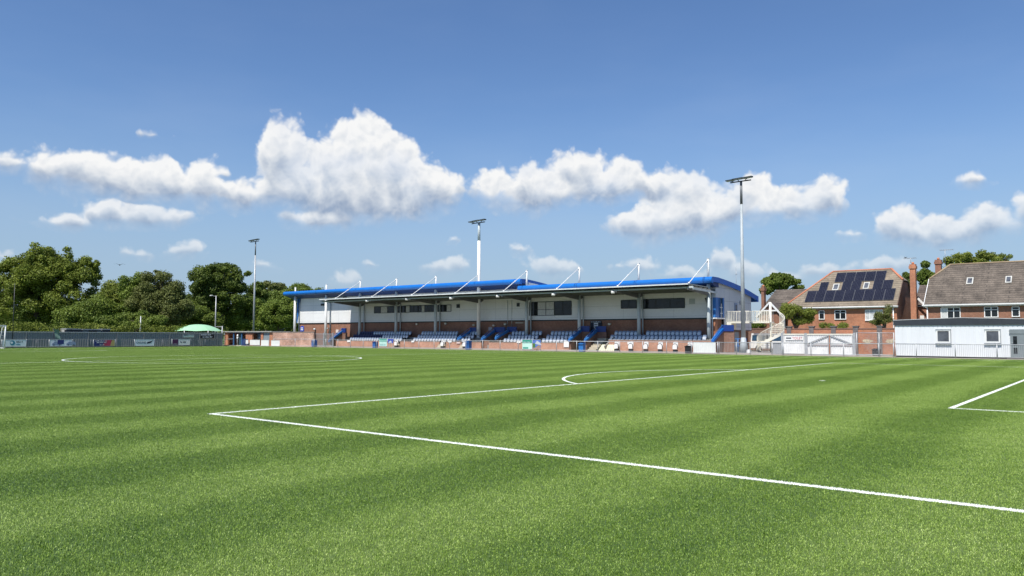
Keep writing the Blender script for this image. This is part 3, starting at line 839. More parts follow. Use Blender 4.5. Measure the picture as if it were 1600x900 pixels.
# brick parapet in lengths
Mp = brickmat('parapet_brick', (0.42, 0.17, 0.10), (0.48, 0.22, 0.14), (0.42, 0.36, 0.29))
YP = 61.85
for a, b, zt in ((525, 619, .84), (625.5, 686.5, .84), (697, 721, .84), (733, 752, .84), (764, 889, .84), (951, 1082, 1.17), (1082, 1113, 1.17)):
    x0, x1 = XY(a, YP), XY(b, YP)
    mb = MB(); mb.box(x0, x1, YP, YP+0.14, 0.02, zt); p = mb.build('parapet', Mp, GS)
    mb = MB(); mb.box(x0-.02, x1+.02, YP-0.03, YP+0.145, zt+0.001, zt+0.07); mb.build('coping', M_conc, p)
# pale steps in the gaps
for a, b in ((619, 625.5), (686.5, 697), (721, 733)):
    x0, x1 = XY(a, YP), XY(b, YP)
    mb = MB()
    for k in range(3): mb.box(x0+.01, x1-.01, YP-0.5+0.17*k, 61.99, 0.03+0.16*k, 0.03+0.16*(k+1)-(0.001 if k < 2 else 0))
    mb.build('step', M_concw, GS)
# side walls of the stair openings with sloping blue guards
def guard(px, zf, zb_, ret, m_low=M_brickd, slit=False):
    x = XY(px, 61.95)
    mb = MB(); mb.prism([(61.95, 0.02), (61.95, zf), (YC+0.1, zb_), (YC+0.1, 0.02)], 'x', x, x+0.2); w = mb.build('stair_wall', m_low, GS)
    mb = MB(); mb.prism([(61.75, zf+0.01), (61.72, zf+0.24), (YC+0.1, zb_+0.32), (YC+0.1, zb_+0.01)], 'x', x-0.02, x+0.22)
    g = mb.build('guard_panel', M_blue if slit else M_bluerail, w)
    mb = MB(); mb.tube((x+0.1, 61.75, zf+0.42), (x+0.1, YC+0.1, zb_+0.62), 0.03, n=6); mb.tube((x+0.1, 61.75, zf+0.1), (x+0.1, 61.75, zf+0.42), 0.03, n=6); mb.tube((x+0.1, YC, zb_+.2), (x+0.1, YC, zb_+0.62), 0.03, n=6)
    mb.build('handrail', M_bluerail, w)
    if ret:
        mb = MB(); mb.box(x+0.02, x+ret, YC+0.104, YC+0.18, zb_+0.0, zb_+0.62); mb.build('landing_panel', mat('panel_blue_shaded', (0.012, 0.04, 0.20), rough=0.4), w)  # shade on the return panel put into a darker blue
        mb = MB(); mb.box(x+0.2, x+ret, YC+0.19, YC+0.3, 0.02, zb_-0.01); mb.build('landing_wall', m_low, w)
guard(716, 0.95, 2.0, 1.0); guard(753.5, 0.98, 2.02, 1.7); guard(775, 1.15, 2.05, 1.35); guard(889.5, 0.95, 2.08, 1.2); guard(914, 0.92, 2.05, 1.3)
guard(1113, 1.0, 2.1, 1.25, slit=True)
guard(515, 0.6, 2.0, 1.0)
# stair flight in the wide opening
mb = MB(); x0, x1 = XY(919, 62), XY(932, 62)
for k in range(7): mb.box(x0, x1, 61.9+0.33*k, 64.29, 0.03+0.19*k, 0.03+0.19*(k+1)-0.001)
mb.build('stair_flight', M_concw, GS)
mb = MB(); mb.beam((XY(951, 62), 61.3, 0.35), (XY(951, 62), 63.9, 1.6), 0.15, 0.5); mb.build('stringer_wall', M_conc, GS)
mb = MB(); x0, x1 = XY(764, 62)+.1, XY(787, 62)
mb.box(XY(752.5, 61.9), XY(763.5, 61.9), 62.05, 62.2, 0.02, 1.0); mb.build('dark_recess_wall', M_brickd, GS)

# club banner on the back wall
bx0 = PY(922.5, 502, YW-0.05)[0]; bx1 = PY(940, 502, YW-0.05)[0]
bz1 = PY(931, 501.5, YW-0.05)[2]; bz0 = PY(931, 519, YW-0.05)[2]
bn = thing('club_banner', ((bx0+bx1)/2, YW, bz0), 'dark navy banner with a pale crest hanging on the brick wall above the stairs', 'banner')
mb = MB(); mb.box(bx0, bx1, YW-0.05, YW-0.003, bz0, bz1); mb.build('cloth', mat('banner_navy', (0.008, 0.010, 0.025), rough=0.6), bn)
M_pale = mat('print_pale', (0.55, 0.58, 0.62), rough=0.6)
smallprint(bx0+0.08, bx1-0.1, YW-0.055, bz1-0.14, 0.085, M_pale, bn, 3); smallprint(bx0+0.35, bx1-0.4, YW-0.055, bz0+0.1, 0.10, M_pale, bn, 5)
xc = (bx0+bx1)/2; zc = (bz0+bz1)/2; mb = MB()
mb.prism([(xc-.27, zc+.42), (xc-.27, zc-.02), (xc-.2, zc-.25), (xc, zc-.42), (xc+.2, zc-.25), (xc+.27, zc-.02), (xc+.27, zc+.42)], 'y', YW-0.065, YW-0.052)
cst = mb.build('crest', M_pale, bn)
mb = MB(); mb.box(xc-.2, xc+.2, YW-0.075, YW-0.066, zc+.18, zc+.26); mb.box(xc-.2, xc+.2, YW-0.075, YW-0.066, zc-.02, zc+.04)
mb.prism([(xc-.14, zc-.06), (xc, zc-.3), (xc+.14, zc-.06)], 'y', YW-0.075, YW-0.066); mb.build('crest_detail', MATS['banner_navy'], cst)

# ------------------------------------------------------------------ stadium seats, each one a thing
def seat_mesh(mb, x, y, z, w=0.43):
    """tip-up seat, folded: rounded back shell, folded pan in front of it, side brackets"""
    h = 0.46
    prof = []
    for i in range(9):
        t = math.pi*i/8; prof.append((x+w/2*math.cos(t), z+h-0.13+0.13*math.sin(t)))
    poly = [(x-w/2, z+0.05)]+[(x+w/2, z+0.05)]+prof
    b = len(mb.v)
    mb.prism(poly, 'y', y+0.09, y+0.13, 0)
    pan = [(x-w*.43, z-0.02), (x+w*.43, z-0.02)]+[(x+w*.43*math.cos(math.pi*i/6), z+0.20+0.10*math.sin(math.pi*i/6)) for i in range(7)]
    mb.prism(pan, 'y', y+0.0, y+0.055, 1)
    mb.box(x-w*.46, x-w*.42, y-0.02, y+0.12, z-0.16, z+0.12, 2); mb.box(x+w*.42, x+w*.46, y-0.02, y+0.12, z-0.16, z+0.12, 2)
def proto(name, mats):
    mb = MB(); seat_mesh(mb, 0, 0, 0); return mb.mesh(name, mats, (0, 0, 0))
ME_seat = proto('stadium_seat', [M_seat, M_seatpan, M_dark]); ME_navy = proto('stadium_seat', [M_navy, M_navy, M_dark])
ROWY = (62.32, 63.12, 63.93); ROWZ = (0.86, 1.29, 1.72)
ORD = 'first second third fourth fifth sixth seventh eighth ninth tenth eleventh twelfth thirteenth fourteenth fifteenth sixteenth seventeenth eighteenth nineteenth twentieth'.split()
ORD += ['twenty-'+w for w in ORD[:9]]+['thirtieth']
def seats(px0, px1, row, pitch, me, colour, block, gap=None):
    x0 = XY(px0, ROWY[row]); x1 = XY(px1, ROWY[row]); n = max(1, int(round((x1-x0)/pitch))); xs = [x0+pitch*(k+.5) for k in range(n)]
    xs = [x for x in xs if not (gap and gap[0] < x < gap[1])]
    for k, x in enumerate(xs):
        o = bpy.data.objects.new('stadium_seat', me); COL.objects.link(o); o.location = (x, ROWY[row], ROWZ[row])
        pos = ('leftmost' if k == 0 else 'rightmost' if k == len(xs)-1 else ORD[k]+' from left')
        tag(o, '%s seat, %s in %s row, %s' % (colour, pos, rowname[row], block), 'seat', '%s seats, %s row of the %s' % (colour, rowname[row], block))
rowname = ('front', 'middle', 'back')
FB = 'faded blue'
for row in range(3):
    a = (546, 551.5, 557)[row]; e = (629, 637, 644)[row]; nv = (None, 597, 583)[row]
    if nv:
        seats(a, nv, row, 0.5, ME_navy, 'dark navy', 'far left block'); a = nv
    seats(a, e, row, 0.5, ME_seat, FB, 'far left block')
    a = (645, 652, 658)[row]; e = (713.5, 713.5, 716)[row]; seats(a, e, row, 0.5, ME_seat, FB, 'second block from left')
    a = (720, 726, 732)[row]; e = (736, 742, 747)[row]; seats(a, e, row, 0.5, ME_seat, FB, 'small block beside white mast')
    a = (786, 793, 799)[row]; e = (832.5, 840, 846)[row]
    seats(a, e, row, 0.5, ME_seat, FB, 'block below large window', gap=((XY(820, 63.9), XY(829, 63.9)) if row == 2 else None))
    a = (846, 853, 860)[row]; e = (888.5, 891, 897)[row]; seats(a, e, row, 0.5, ME_seat, FB, 'block left of stairs')
    a = (950, 953, 959.5)[row]; e = (1100, 1106, 1099)[row]
    seats(a, e, row, 0.478, ME_seat, FB, 'long right end block', gap=((XY(993, 63.9), XY(1008.5, 63.9)) if row == 2 else None))
# white spectator seats fixed low in front of the parapet, dark rounded rims
def low_seat(px, py, label, y=60.9):
    x, _, z = PY(px, py, y)
    s = thing('pitchside_seat', (x, y, 0.03), label, 'seat', None)
    mb = MB(); mb.prism([(x-.25, .52), (x+.25, .52), (x+.25, .98), (x+.17, 1.08), (x-.17, 1.08), (x-.25, .98)], 'y', y+0.22, y+0.27); mb.build('backrest', M_white, s)
    pts = [(x+.23*math.cos(math.pi*i/8), 0.60+.22*math.sin(math.pi*i/8)) for i in range(9)]
    mb = MB(); mb.prism([(x-.23, .34), (x+.23, .34)]+pts, 'y', y+0.02, y+0.07); p = mb.build('seat', M_white, s)
    mb = MB(); prev = None
    q = [(x-.26, .36)]+[(x-.26*math.cos(math.pi*i/8), .60+.26*math.sin(math.pi*i/8)) for i in range(9)]+[(x+.26, .36)]
    for a, b in zip(q[:-1], q[1:]): mb.tube((a[0], y+0.1, a[1]), (b[0], y+0.1, b[1]), 0.03, n=6)
    mb.build('rim', M_black, p)
    mb = MB(); mb.box(x-.2, x+.2, y+0.02, y+0.3, 0.03, 0.30); mb.build('pedestal', M_black, s)
    return s
for px, lab in ((962, 'white seat with dark rim against the cream board'), (984.5, 'white seat with dark rim, taller white sheet on the wall above it'), (1008, 'white seat with dark rim below the tall pale column, third from the cream board'),
                (1030.5, 'white seat with dark rim, third from the black bin'), (1054, 'white seat with dark rim, second from the black bin'), (1077, 'white seat with dark rim partly hidden by the black bin'),
                (617.5, 'white seat with dark rim beside the green and white board at the left'), (690, 'white seat with dark rim in the gap below the second block of seats'), (724.5, 'white seat with dark rim beside the blue bin in the middle')):
    low_seat(px, 543, lab)
# lamps under the canopy edge
for i, (px, py) in enumerate(((574, 470), (636, 467.5), (705, 466), (778, 462.8), (865, 460.2), (958, 456.6))):
    x, y, z = PY(px, py, YF+0.25)
    lab = ['small white floodlight under the canopy edge, above the navy seats', 'small white floodlight under the canopy edge, above the green and white board', 'small white floodlight under the canopy edge, left of the tall white post',
           'small white floodlight under the canopy edge where the roof steps down', 'small white floodlight under the canopy edge, above the large window', 'small white floodlight under the canopy edge, above the right-hand block of seats'][i]
    t = thing('canopy_floodlight', (x, y, z), lab, 'lamp', 'floodlights under the canopy edge')
    mb = MB(); mb.tube((x-.16, y-.1, z), (x+.16, y+.05, z-.02), .16, .13, n=12); mb.build('lamp_housing', M_white, t)
    mb = MB(); mb.box(x-.03, x+.03, y-.02, y+.04, z+.1, z+.36); mb.build('bracket', M_steel, t)

# ------------------------------------------------------------------ floodlight masts
def floodlight(x, y, zt, label, r=0.16, tall_white=False, flare=True, pale=False):
    t = thing('floodlight_mast', (x, y, 0), label, 'floodlight')
    m_low = M_white if tall_white else (mat('mast_pale', (0.40, 0.44, 0.46), rough=0.5) if pale else M_steel)
    mb = MB()
    z1 = zt-2.6
    mb.tube((x, y, 0.03), (x, y, 1.5), r*2.7 if flare else r, r*1.25 if flare else r, n=14)
    mb.tube((x, y, 1.5), (x, y, z1), r*1.25 if flare else r, r*0.72 if pale else r*0.85, n=14); p = mb.build('mast', m_low, t)
    mb = MB(); mb.tube((x, y, z1), (x, y, zt-0.35), r*0.75, r*0.65, n=12); mb.build('upper_mast', mat('mast_dark', (0.16, 0.17, 0.18), rough=0.5, metal=0.3) if not tall_white else M_colgrey, p)
    # cross-head turned towards the pitch
    d = np.array([0.80, 0.10]) if True else None
    mb = MB(); mb.beam((x-1.05, y-0.12, zt-0.37), (x+1.05, y-0.12, zt-0.34), 0.09, 0.10)
    mb.beam((x-0.75, y-0.55, zt-0.5), (x-0.75, y+0.2, zt-0.3), 0.06, 0.06); mb.beam((x+0.65, y-0.6, zt-0.45), (x+0.65, y+0.1, zt-0.25), 0.06, 0.06)
    mb.build('cross_arm', M_dark, t)
    for k, (dx, dy, tz) in enumerate(((-1.0, -0.25, -0.08), (-0.22, -0.28, -0.02), (0.76, -0.30, 0.0))):
        cx, cy, cz = x+dx, y+dy, zt+tz-0.06
        w = 0.50 if k else 0.42
        mb = MB(); mb.hexa([(cx-w, cy-.24, cz-.08), (cx+w, cy-.24, cz-.04), (cx+w, cy+.2, cz-.06), (cx-w, cy+.2, cz-.10),
                            (cx-w, cy-.24, cz+.00), (cx+w, cy-.24, cz+.05), (cx+w, cy+.2, cz+.06), (cx-w, cy+.2, cz+.00)])
        f = mb.build('lamp_head', mat('lamp_head_grey', (0.055, 0.06, 0.06), rough=0.45, metal=0.3), t)
        mb = MB(); mb.hexa([(cx-w+.08, cy-.2, cz-.115), (cx+w-.08, cy-.2, cz-.075), (cx+w-.08, cy+.14, cz-.095), (cx-w+.08, cy+.14, cz-.135),
                            (cx-w+.08, cy-.2, cz-.085), (cx+w-.08, cy-.2, cz-.045), (cx+w-.08, cy+.14, cz-.065), (cx-w+.08, cy+.14, cz-.105)])
        mb.build('lens', mat('lamp_lens', (0.45, 0.47, 0.48), rough=0.15, amt=0.03), f)
        mb = MB(); mb.beam((cx, cy-.05, cz-.1), (cx*.5+x*.5, y-.15, zt-.38), 0.05, 0.05); mb.build('stirrup', M_dark, f)
    return t
floodlight(-15.33, 64.5, 17.1, 'tallest and nearest floodlight mast, grey, with a flared foot, right of the stand', r=0.17, pale=True)
floodlight(-48.87, 64.0, 15.95, 'thick white floodlight mast rising through the middle of the stand roof', r=0.235, tall_white=True, flare=False)
floodlight(-97.0, 63.9, 17.15, 'grey floodlight mast left of the stand, in front of the trees', r=0.135)

# ------------------------------------------------------------------ perimeter rail in front of the stand
YR = 57.1
def rail(name, x0, x1, y, label, posts, group=None, bars=None, low=True, top=1.06, m=None, mesh=False):
    m = m or M_steel
    t = thing(name, ((x0+x1)/2, y, 0.03), label, 'railing', group)
    mb = MB(); mb.tube((x0, y, top), (x1, y, top), 0.03, n=8); mb.build('top_rail', m, t)
    if low: mb = MB(); mb.tube((x0, y, 0.16), (x1, y, 0.16), 0.025, n=6); mb.build('bottom_rail', m, t)
    for x in posts:
        mb = MB(); mb.tube((x, y+0.001, -0.02), (x, y+0.001, top+0.04), 0.035, n=8); mb.dome((x, y, top+0.04), .035, .035, .03, n=8, m=2); mb.build('post', m, t)
    if bars:
        mb = MB(); k = int((x1-x0)/bars)
        for i in range(1, k): x = x0+(x1-x0)*i/k; mb.box(x-.009, x+.009, y-.006, y+.006, 0.17, top-.02)
        b = mb.build('bars', m, t); b['kind'] = 'stuff' if k > 100 else 'thing'
    return t
def pxs(*a, Y=YR): return [XY(p, Y, 540) for p in a]
rail('perimeter_rail', XY(491, YR), XY(1121, YR), YR, 'long grey tubular rail between the artificial turf and the stand seating',
     [XY(491, YR)+k*(XY(1121, YR)-XY(491, YR))/23 for k in range(24)])
rail('perimeter_rail', XY(428, YR), XY(489, YR), YR, 'grey tubular rail in front of the faded brick wall left of the stand', pxs(428, 461, 489))
rail('perimeter_rail', XY(1123, YR), XY(1222, YR), YR, 'grey railing with close bars in front of the spiral stair', pxs(1123.5, 1150.5, 1172, 1206, 1222), bars=0.13)
rail('perimeter_rail', XY(1224, YR), XY(1396, YR), YR, 'grey tubular rail in front of the white corrugated gates and orange brick wall', pxs(1224, 1267, 1318, 1373, 1396))
rail('perimeter_rail', XY(1398.5, 56.9), 9.2, 56.9, 'grey railing with close bars in front of the pale cabin', [XY(p, 56.9) for p in (1399, 1431, 1492, 1557)]+[9.15], bars=0.12)
# behind the far goal
rl = thing('perimeter_rail', (-85.6, 30, 0), 'low grey rail along the far end of the pitch, before the dark corrugated fence', 'railing')
mb = MB(); mb.tube((-85.6, 10, 1.0), (-85.6, 55.0, 1.0), 0.02, n=6); mb.build('top_rail', mat('rail_dull', (.20, .21, .22), rough=.6), rl)
mb = MB(); mb.tube((-85.6, 10, 0.15), (-85.6, 55.0, 0.15), 0.022, n=6); mb.build('bottom_rail', MATS['rail_dull'], rl)
for k in range(16): mb = MB(); y = 10+3*k; mb.tube((-85.6, y, 0), (-85.6, y, 1.02), 0.025, n=6); mb.build('post', MATS['rail_dull'], rl)

# ------------------------------------------------------------------ corrugated fence at the far end
M_fence = mat('fence_grey', (0.27, 0.27, 0.27), rough=0.55, metal=0.1, amt=0.12, scale=0.8, stretch=(1, 1, 0.2))
fx = -88.0
fn = thing('corrugated_fence', (fx, 31, 0), 'long dark grey corrugated metal fence with a pale capping, behind the far goal', 'fence')
mb = MB(); y = 8.0; n = 0
while y < 52.9:
    p = 0.28; d = 0.045
    a = [(fx, y), (fx, y+p*.42), (fx-d, y+p*.5), (fx-d, y+p*.92), (fx, y+p)]
    for u, v in zip(a[:-1], a[1:]):
        mb.face([(u[0], u[1], 0.05), (v[0], v[1], 0.05), (v[0], v[1], 1.82), (u[0], u[1], 1.82)])
    y += p
mb.build('corrugated_sheet', M_fence, fn)
mb = MB(); mb.box(fx-.1, fx+.06, 8, 52.95, 1.825, 1.90); mb.build('capping', mat('capping_grey', (0.55, 0.56, 0.56), rough=0.5), fn)
mb = MB(); mb.box(fx-.12, fx-.06, 8, 52.95, 0.0, 1.82); mb.build('backing_rail', M_dark, fn)
for k in range(13): mb = MB(); y = 10.2+3.5*k; mb.box(fx+.005, fx+.06, y-.05, y+.05, 0, 1.82); mb.build('post', mat('post_grey', (0.22, 0.23, 0.23), rough=0.5), fn)

def PYx(px, py, X): p = PX(px, py, X); return p[1], p[2]
def endboard(px0, px1, pyt, pyb, X, label, base, name='advertising_board', legs=True):
    y0, zt = PYx(px0, pyt, X); y1, zb = PYx(px1, pyb, X); zb = max(zb, 0.1)
    t = thing(name, (X, (y0+y1)/2, 0), label, 'advertising board')
    mb = MB(); mb.box(X-.02, X, y0, y1, zb, zt); mb.build('panel', base, t)
    mb = MB(); e = .025
    mb.box(X-.03, X+.012, y0-e, y0, zb-e, zt+e); mb.box(X-.03, X+.012, y1, y1+e, zb-e, zt+e); mb.box(X-.03, X+.012, y0, y1, zt, zt+e); mb.box(X-.03, X+.012, y0, y1, zb-e, zb); mb.build('frame', M_steel, t)
    if legs:
        for yy in (y0-.06, y1+.06): mb = MB(); mb.tube((X-.03, yy, 0), (X-.03, yy, zt+.05), .03, n=6); mb.build('leg', M_steel, t)
    return t, y0, y1, zb, zt
XB = -85.4
Mb_ice = mat('board_ice_blue', (0.74, 0.80, 0.82), rough=0.5, amt=0.05); Mb_lil = mat('board_lilac_white', (0.76, 0.78, 0.84), rough=0.5, amt=0.05)
Mb_navy = mat('board_navy', (0.02, 0.03, 0.16), rough=0.5); Mb_red = mat('board_crimson', (0.45, 0.04, 0.10), rough=0.5); Mb_gold = mat('board_gold', (0.45, 0.36, 0.14), rough=0.5)
Mb_purp = mat('board_purple', (0.07, 0.015, 0.07), rough=0.5); Mb_teal = mat('print_teal', (0.03, 0.22, 0.30), rough=0.5); Mb_ink = mat('print_ink', (0.03, 0.04, 0.06), rough=0.5)
t, y0, y1, zb, zt = endboard(4, 40.5, 531, 541, XB, 'pale blue board with a round teal emblem, beside the far goal', Mb_ice)
h = zt-zb; mb = MB(); yc = y0+.42*(y1-y0)*.6+.2; 
mb.tube((XB+.002, y0+1.0, zb+.52*h), (XB+.014, y0+1.0, zb+.52*h), .27, n=16); em = mb.build('emblem', Mb_teal, t)
mb = MB(); mb.tube((XB+.015, y0+.93, zb+.56*h), (XB+.02, y0+.93, zb+.56*h), .14, n=12); mb.build('emblem_swirl', Mb_ice, em)
smallprint(y0+1.4, y1-.35, XB+.002, zb+.58*h, .17, Mb_ink, t, 11, face='x'); smallprint(y0+1.4, y1-.5, XB+.002, zb+.2*h, .15, Mb_teal, t, 12, face='x', name='small_print')
t, y0, y1, zb, zt = endboard(78, 112, 531, 540.5, XB, 'lilac white board printed with two vans and a dark square in the middle', Mb_lil)
h = zt-zb; mb = MB(); ym = (y0+y1)/2; mb.box(XB+.001, XB+.012, ym-.38, ym+.32, zb+.3*h, zb+.98*h); mb.build('dark_square', Mb_navy, t)
for q in (0, 1):
    a = y0+.25 if q == 0 else ym+.62; b = a+1.05
    mb = MB(); mb.prism([(a, zb+.12*h), (b, zb+.12*h), (b, zb+.55*h), (b-.2, zb+.72*h), (a+.3, zb+.72*h), (a, zb+.4*h)], 'x', XB+.001, XB+.01); v = mb.build('van_picture', mat('print_blue_grey', (0.25, 0.31, 0.45), rough=.5), t)
    for w in (a+.2, b-.22): mb = MB(); mb.tube((XB+.01, w, zb+.16*h), (XB+.016, w, zb+.16*h), .075, n=10); mb.build('wheel_picture', Mb_ink, v)
smallprint(y0+.5, ym-.5, XB+.002, zb+.8*h, .1, Mb_ink, t, 13, face='x')
t, y0, y1, zb, zt = endboard(147, 179, 531.2, 540.5, XB, 'navy, crimson and gold board with white print, low on the far rail', Mb_navy)
h = zt-zb; W = y1-y0
mb = MB(); mb.prism([(y0+.40*W, zb+.01), (y0+.78*W, zb+.01), (y0+.86*W, zt-.01), (y0+.55*W, zt-.01)], 'x', XB+.001, XB+.008); mb.build('crimson_field', Mb_red, t)
mb = MB(); mb.prism([(y0+.785*W, zb+.01), (y1-.01, zb+.01), (y1-.01, zt-.01), (y0+.865*W, zt-.01)], 'x', XB+.001, XB+.008); mb.build('gold_field', Mb_gold, t)
for k, (a, b, zz) in enumerate(((.06, .66, .76), (.13, .6, .5), (.28, .55, .12))): smallprint(y0+a*W, y0+b*W, XB+.009, zb+zz*h, .13, M_pale, t, 20+k, face='x')
t, y0, y1, zb, zt = endboard(211, 240.5, 530.5, 540, XB, 'pale board reading CARLING beside a black swoosh', Mb_ice)
h = zt-zb; W = y1-y0; lettering('CARLING', XB+.002, y0+.32*W, zb+.52*h, .34*h, Mb_ink, t, width=.50*W, face='x')
mb = MB(); mb.prism([(y0+.62*W, zb+.3*h), (y0+.82*W, zb+.42*h), (y0+.95*W, zb+.85*h), (y0+.8*W, zb+.72*h), (y0+.64*W, zb+.62*h)], 'x', XB+.001, XB+.01); mb.build('swoosh', Mb_ink, t)
t, y0, y1, zb, zt = endboard(269.5, 296.5, 530.2, 538.8, XB, 'board half dark purple and half white, in front of the far corner of the fence', M_white)
W = y1-y0; mb = MB(); mb.box(XB+.001, XB+.012, y0+.01, y0+.33*W, zb+.01, zt-.01); pz = mb.build('purple_field', Mb_purp, t)
smallprint(y0+.45*W, y0+.8*W, XB+.002, zb+.4*(zt-zb), .2, Mb_ink, t, 31, face='x'); smallprint(y0+.05*W, y0+.3*W, XB+.013, zb+.12*(zt-zb), .07, M_pale, t, 35, face='x')
t, y0, y1, zb, zt = endboard(286, 303, 522.8, 527, fx+.09, 'small pale green sign fixed high on the dark corrugated fence', mat('board_pale_green', (0.42, 0.52, 0.48), rough=.5), legs=False)
smallprint(y0+.15, y1-.9, fx+.092, zb+.25, .13, Mb_ink, t, 41, face='x')
t, y0, y1, zb, zt = endboard(312.5, 335, 522.3, 528.8, fx+.09, 'black board with white writing fixed high on the corrugated fence near its corner', mat('board_black', (0.012, 0.014, 0.018), rough=.5), legs=False)
smallprint(y0+.15, y1-.5, fx+.092, zb+.42, .25, M_pale, t, 42, face='x'); smallprint(y0+.4, y1-.2, fx+.092, zb+.12, .2, M_pale, t, 43, face='x')
# leaning green cover and thin dark pole
def sail(): 
    P = [PX(84, 514, -86.2), PX(92.5, 515, -86.2), PX(95, 530.5, -86.2), PX(87, 530.5, -86.2)]
    t = thing('feather_flag', (-86.2, P[3][1], 0), 'faded green feather banner standing behind the board with the vans', 'flag')
    mb = MB(); n = 8
    for i in range(n):
        f0, f1 = i/n, (i+1)/n
        def pt(f, s): 
            a = Vector(P[3]).lerp(Vector(P[0]), f); b = Vector(P[2]).lerp(Vector(P[1]), f); w = 1-0.25*(f**3); q = a.lerp(b, .5+(s-.5)*w); q.x += 0.09*math.sin(f*6+s*2); return q
        for j in range(4): mb.face([pt(f0, j/4), pt(f0, (j+1)/4), pt(f1, (j+1)/4), pt(f1, j/4)], 0, True)
    mb.build('fabric', mat('flag_green', (0.16, 0.26, 0.20), rough=.7, amt=.25, scale=5), t)
    mb = MB(); mb.tube((P[3][0]-.05, P[3][1]-.05, 0), (P[0][0]-.05, P[0][1]-.05, P[0][2]+.1), .03, n=6); mb.build('pole', M_dark, t)
sail()
mb = MB(); y, _ = PYx(19.5, 530, -87.2); mb.tube((-87.2, y, 0), (-87.2, y, 7.5), 0.05, .04, n=6); one('slim_pole', mb, M_dark, 'thin dark pole beside the far goal in front of the fence', 'pole')
def lamppost(px, pyt, d, label, arm=0):
    g = PY(px, 525, d); z = PY(px, pyt, d)[2]
    t = thing('lamp_post', (g[0], d, 0), label, 'lamp post'); mb = MB(); mb.tube((g[0], d, 0), (g[0], d, z), .12, .07, n=8); mb.build('post', M_steel, t)
    if arm:
        mb = MB(); mb.beam((g[0], d, z-.1), (g[0]-.8, d-.3, z), .05, .05); mb.build('arm', M_steel, t)
        mb = MB(); mb.box(g[0]-1.15, g[0]-.65, d-.45, d-.2, z-.02, z+.12); mb.build('lamp_head', mat('lamp_white', (.7, .7, .68), rough=.4), t)
lamppost(336, 462, 60, 'grey lamp post with a small white lamp, behind the green marquee', 1)
lamppost(219, 494, 45, 'short grey post in front of the hedge, above the CARLING board')
lamppost(347, 509.5, 58, 'thick grey post right of the green marquee')
mb = MB(); a = PY(336, 510.5, 60); b = PY(346.5, 510.8, 58.2); mb.tube(a, b, .06, n=6); one('cross_rail', mb, M_steel, 'pale horizontal bar between the lamp post and the thick grey post', 'rail')
# green marquee
c = PX(309, 516, -93); a0 = PX(276, 516.8, -93); a1 = PX(343, 516.8, -93)
mt = thing('marquee', (-93, (a0[1]+a1[1])/2, 0), 'pale green domed marquee roof showing above the corrugated fence', 'marquee')
w = (a1[1]-a0[1])/2; yc = (a0[1]+a1[1])/2; ze = a0[2]; zt = PX(309, 506.8, -93)[2]
mb = MB(); ns, nr = 24, 8
def mq(i, j):
    t = i/ns; r = j/nr; ang = 2*math.pi*t
    sc = .045*math.cos(ang*6)*r*r
    return (-93+2.6*r*math.cos(ang), yc+w*r*math.sin(ang), ze+(zt-ze)*(1-r**2.2)+sc-(.0 if j < nr else 0.0))
for i in range(ns):
    for j in range(nr): mb.face([mq(i, j), mq(i, j+1), mq(i+1, j+1), mq(i+1, j)], 0, True)
mb.build('canopy', mat('marquee_green', (0.36, 0.64, 0.40), rough=.6, amt=.06), mt)
for i in range(0, 24, 4):
    q = mq(i, nr); mb = MB(); mb.tube((q[0], q[1], 0), (q[0], q[1], q[2]+.05), .04, n=6); mb.build('pole', M_white, mt)
# grey store cabins seen above the fence
sc0 = PX(103, 513, -91.5); sc1 = PX(172, 513, -91.5)
def store(pa, pb, pt, label, m, X=-91.5):
    a = PX(pa, pt, X); b = PX(pb, pt, X); t = thing('storage_cabin', (X-1, (a[1]+b[1])/2, 0), label, 'cabin')
    mb = MB(); mb.box(X-2.4, X, a[1]+.03, b[1]-.03, 0, a[2]-.1); mb.build('body', m, t)
    mb = MB(); mb.box(X-2.5, X+.1, a[1], b[1], a[2]-.1, a[2]); mb.build('roof', M_steel, t)
    mb = MB(); q = a[1]*.45+b[1]*.55; mb.box(X+.002, X+.03, q-.5, q+.5, a[2]-.45, a[2]-.2); mb.build('vent', M_dark, t)
Msto = mat('store_grey', (0.14, 0.15, 0.17), rough=.6)
store(103, 111, 513, 'pale grey upright box at the left of the cabins behind the fence', mat('store_pale', (.38, .38, .37), rough=.6))
store(111.5, 127.5, 513.5, 'left grey cabin roof showing above the fence, beside the pale box', Msto)
store(128.5, 158.5, 514, 'longest grey cabin roof showing above the fence', Msto)
store(159.5, 172.5, 513.8, 'right grey cabin roof showing above the fence, nearest the hedge end', Msto)

# ------------------------------------------------------------------ brick hut left of the stand
YH = 58.6
def hx(p): return XY(p, YH)
ht = thing('brick_shelter', (hx(400), YH+1.5, 0), 'low flat-roofed brick shelter with dark blue openings, left of the faded brick wall', 'shelter')
zt = 2.02
mb = MB(); mb.box(hx(351), hx(425), YH+2.6, YH+2.8, 0, zt); mb.build('back_wall', M_brickd, ht)
for a, b in ((351.5, 356), (384, 394.2), (407.5, 411), (421, 425.8)):
    mb = MB(); mb.box(hx(a), hx(b), YH, YH+.25, 0, zt); mb.build('brick_pier', M_brick2, ht)
mb = MB(); mb.box(hx(351), hx(351.6), YH+.01, YH+2.6, 0, zt); mb.build('side_wall', M_brick2, ht)
mb = MB(); mb.box(hx(350), hx(426.5), YH-.25, YH+3, zt+.001, zt+.16); mb.build('roof', mat('flat_roof', (.33, .33, .30), rough=.8), ht)
mb = MB(); mb.box(hx(356), hx(412), YH-.02, YH+.06, zt-.16, zt-.002); mb.build('lintel', mat('navy_board', (.02, .045, .12), rough=.5), ht)
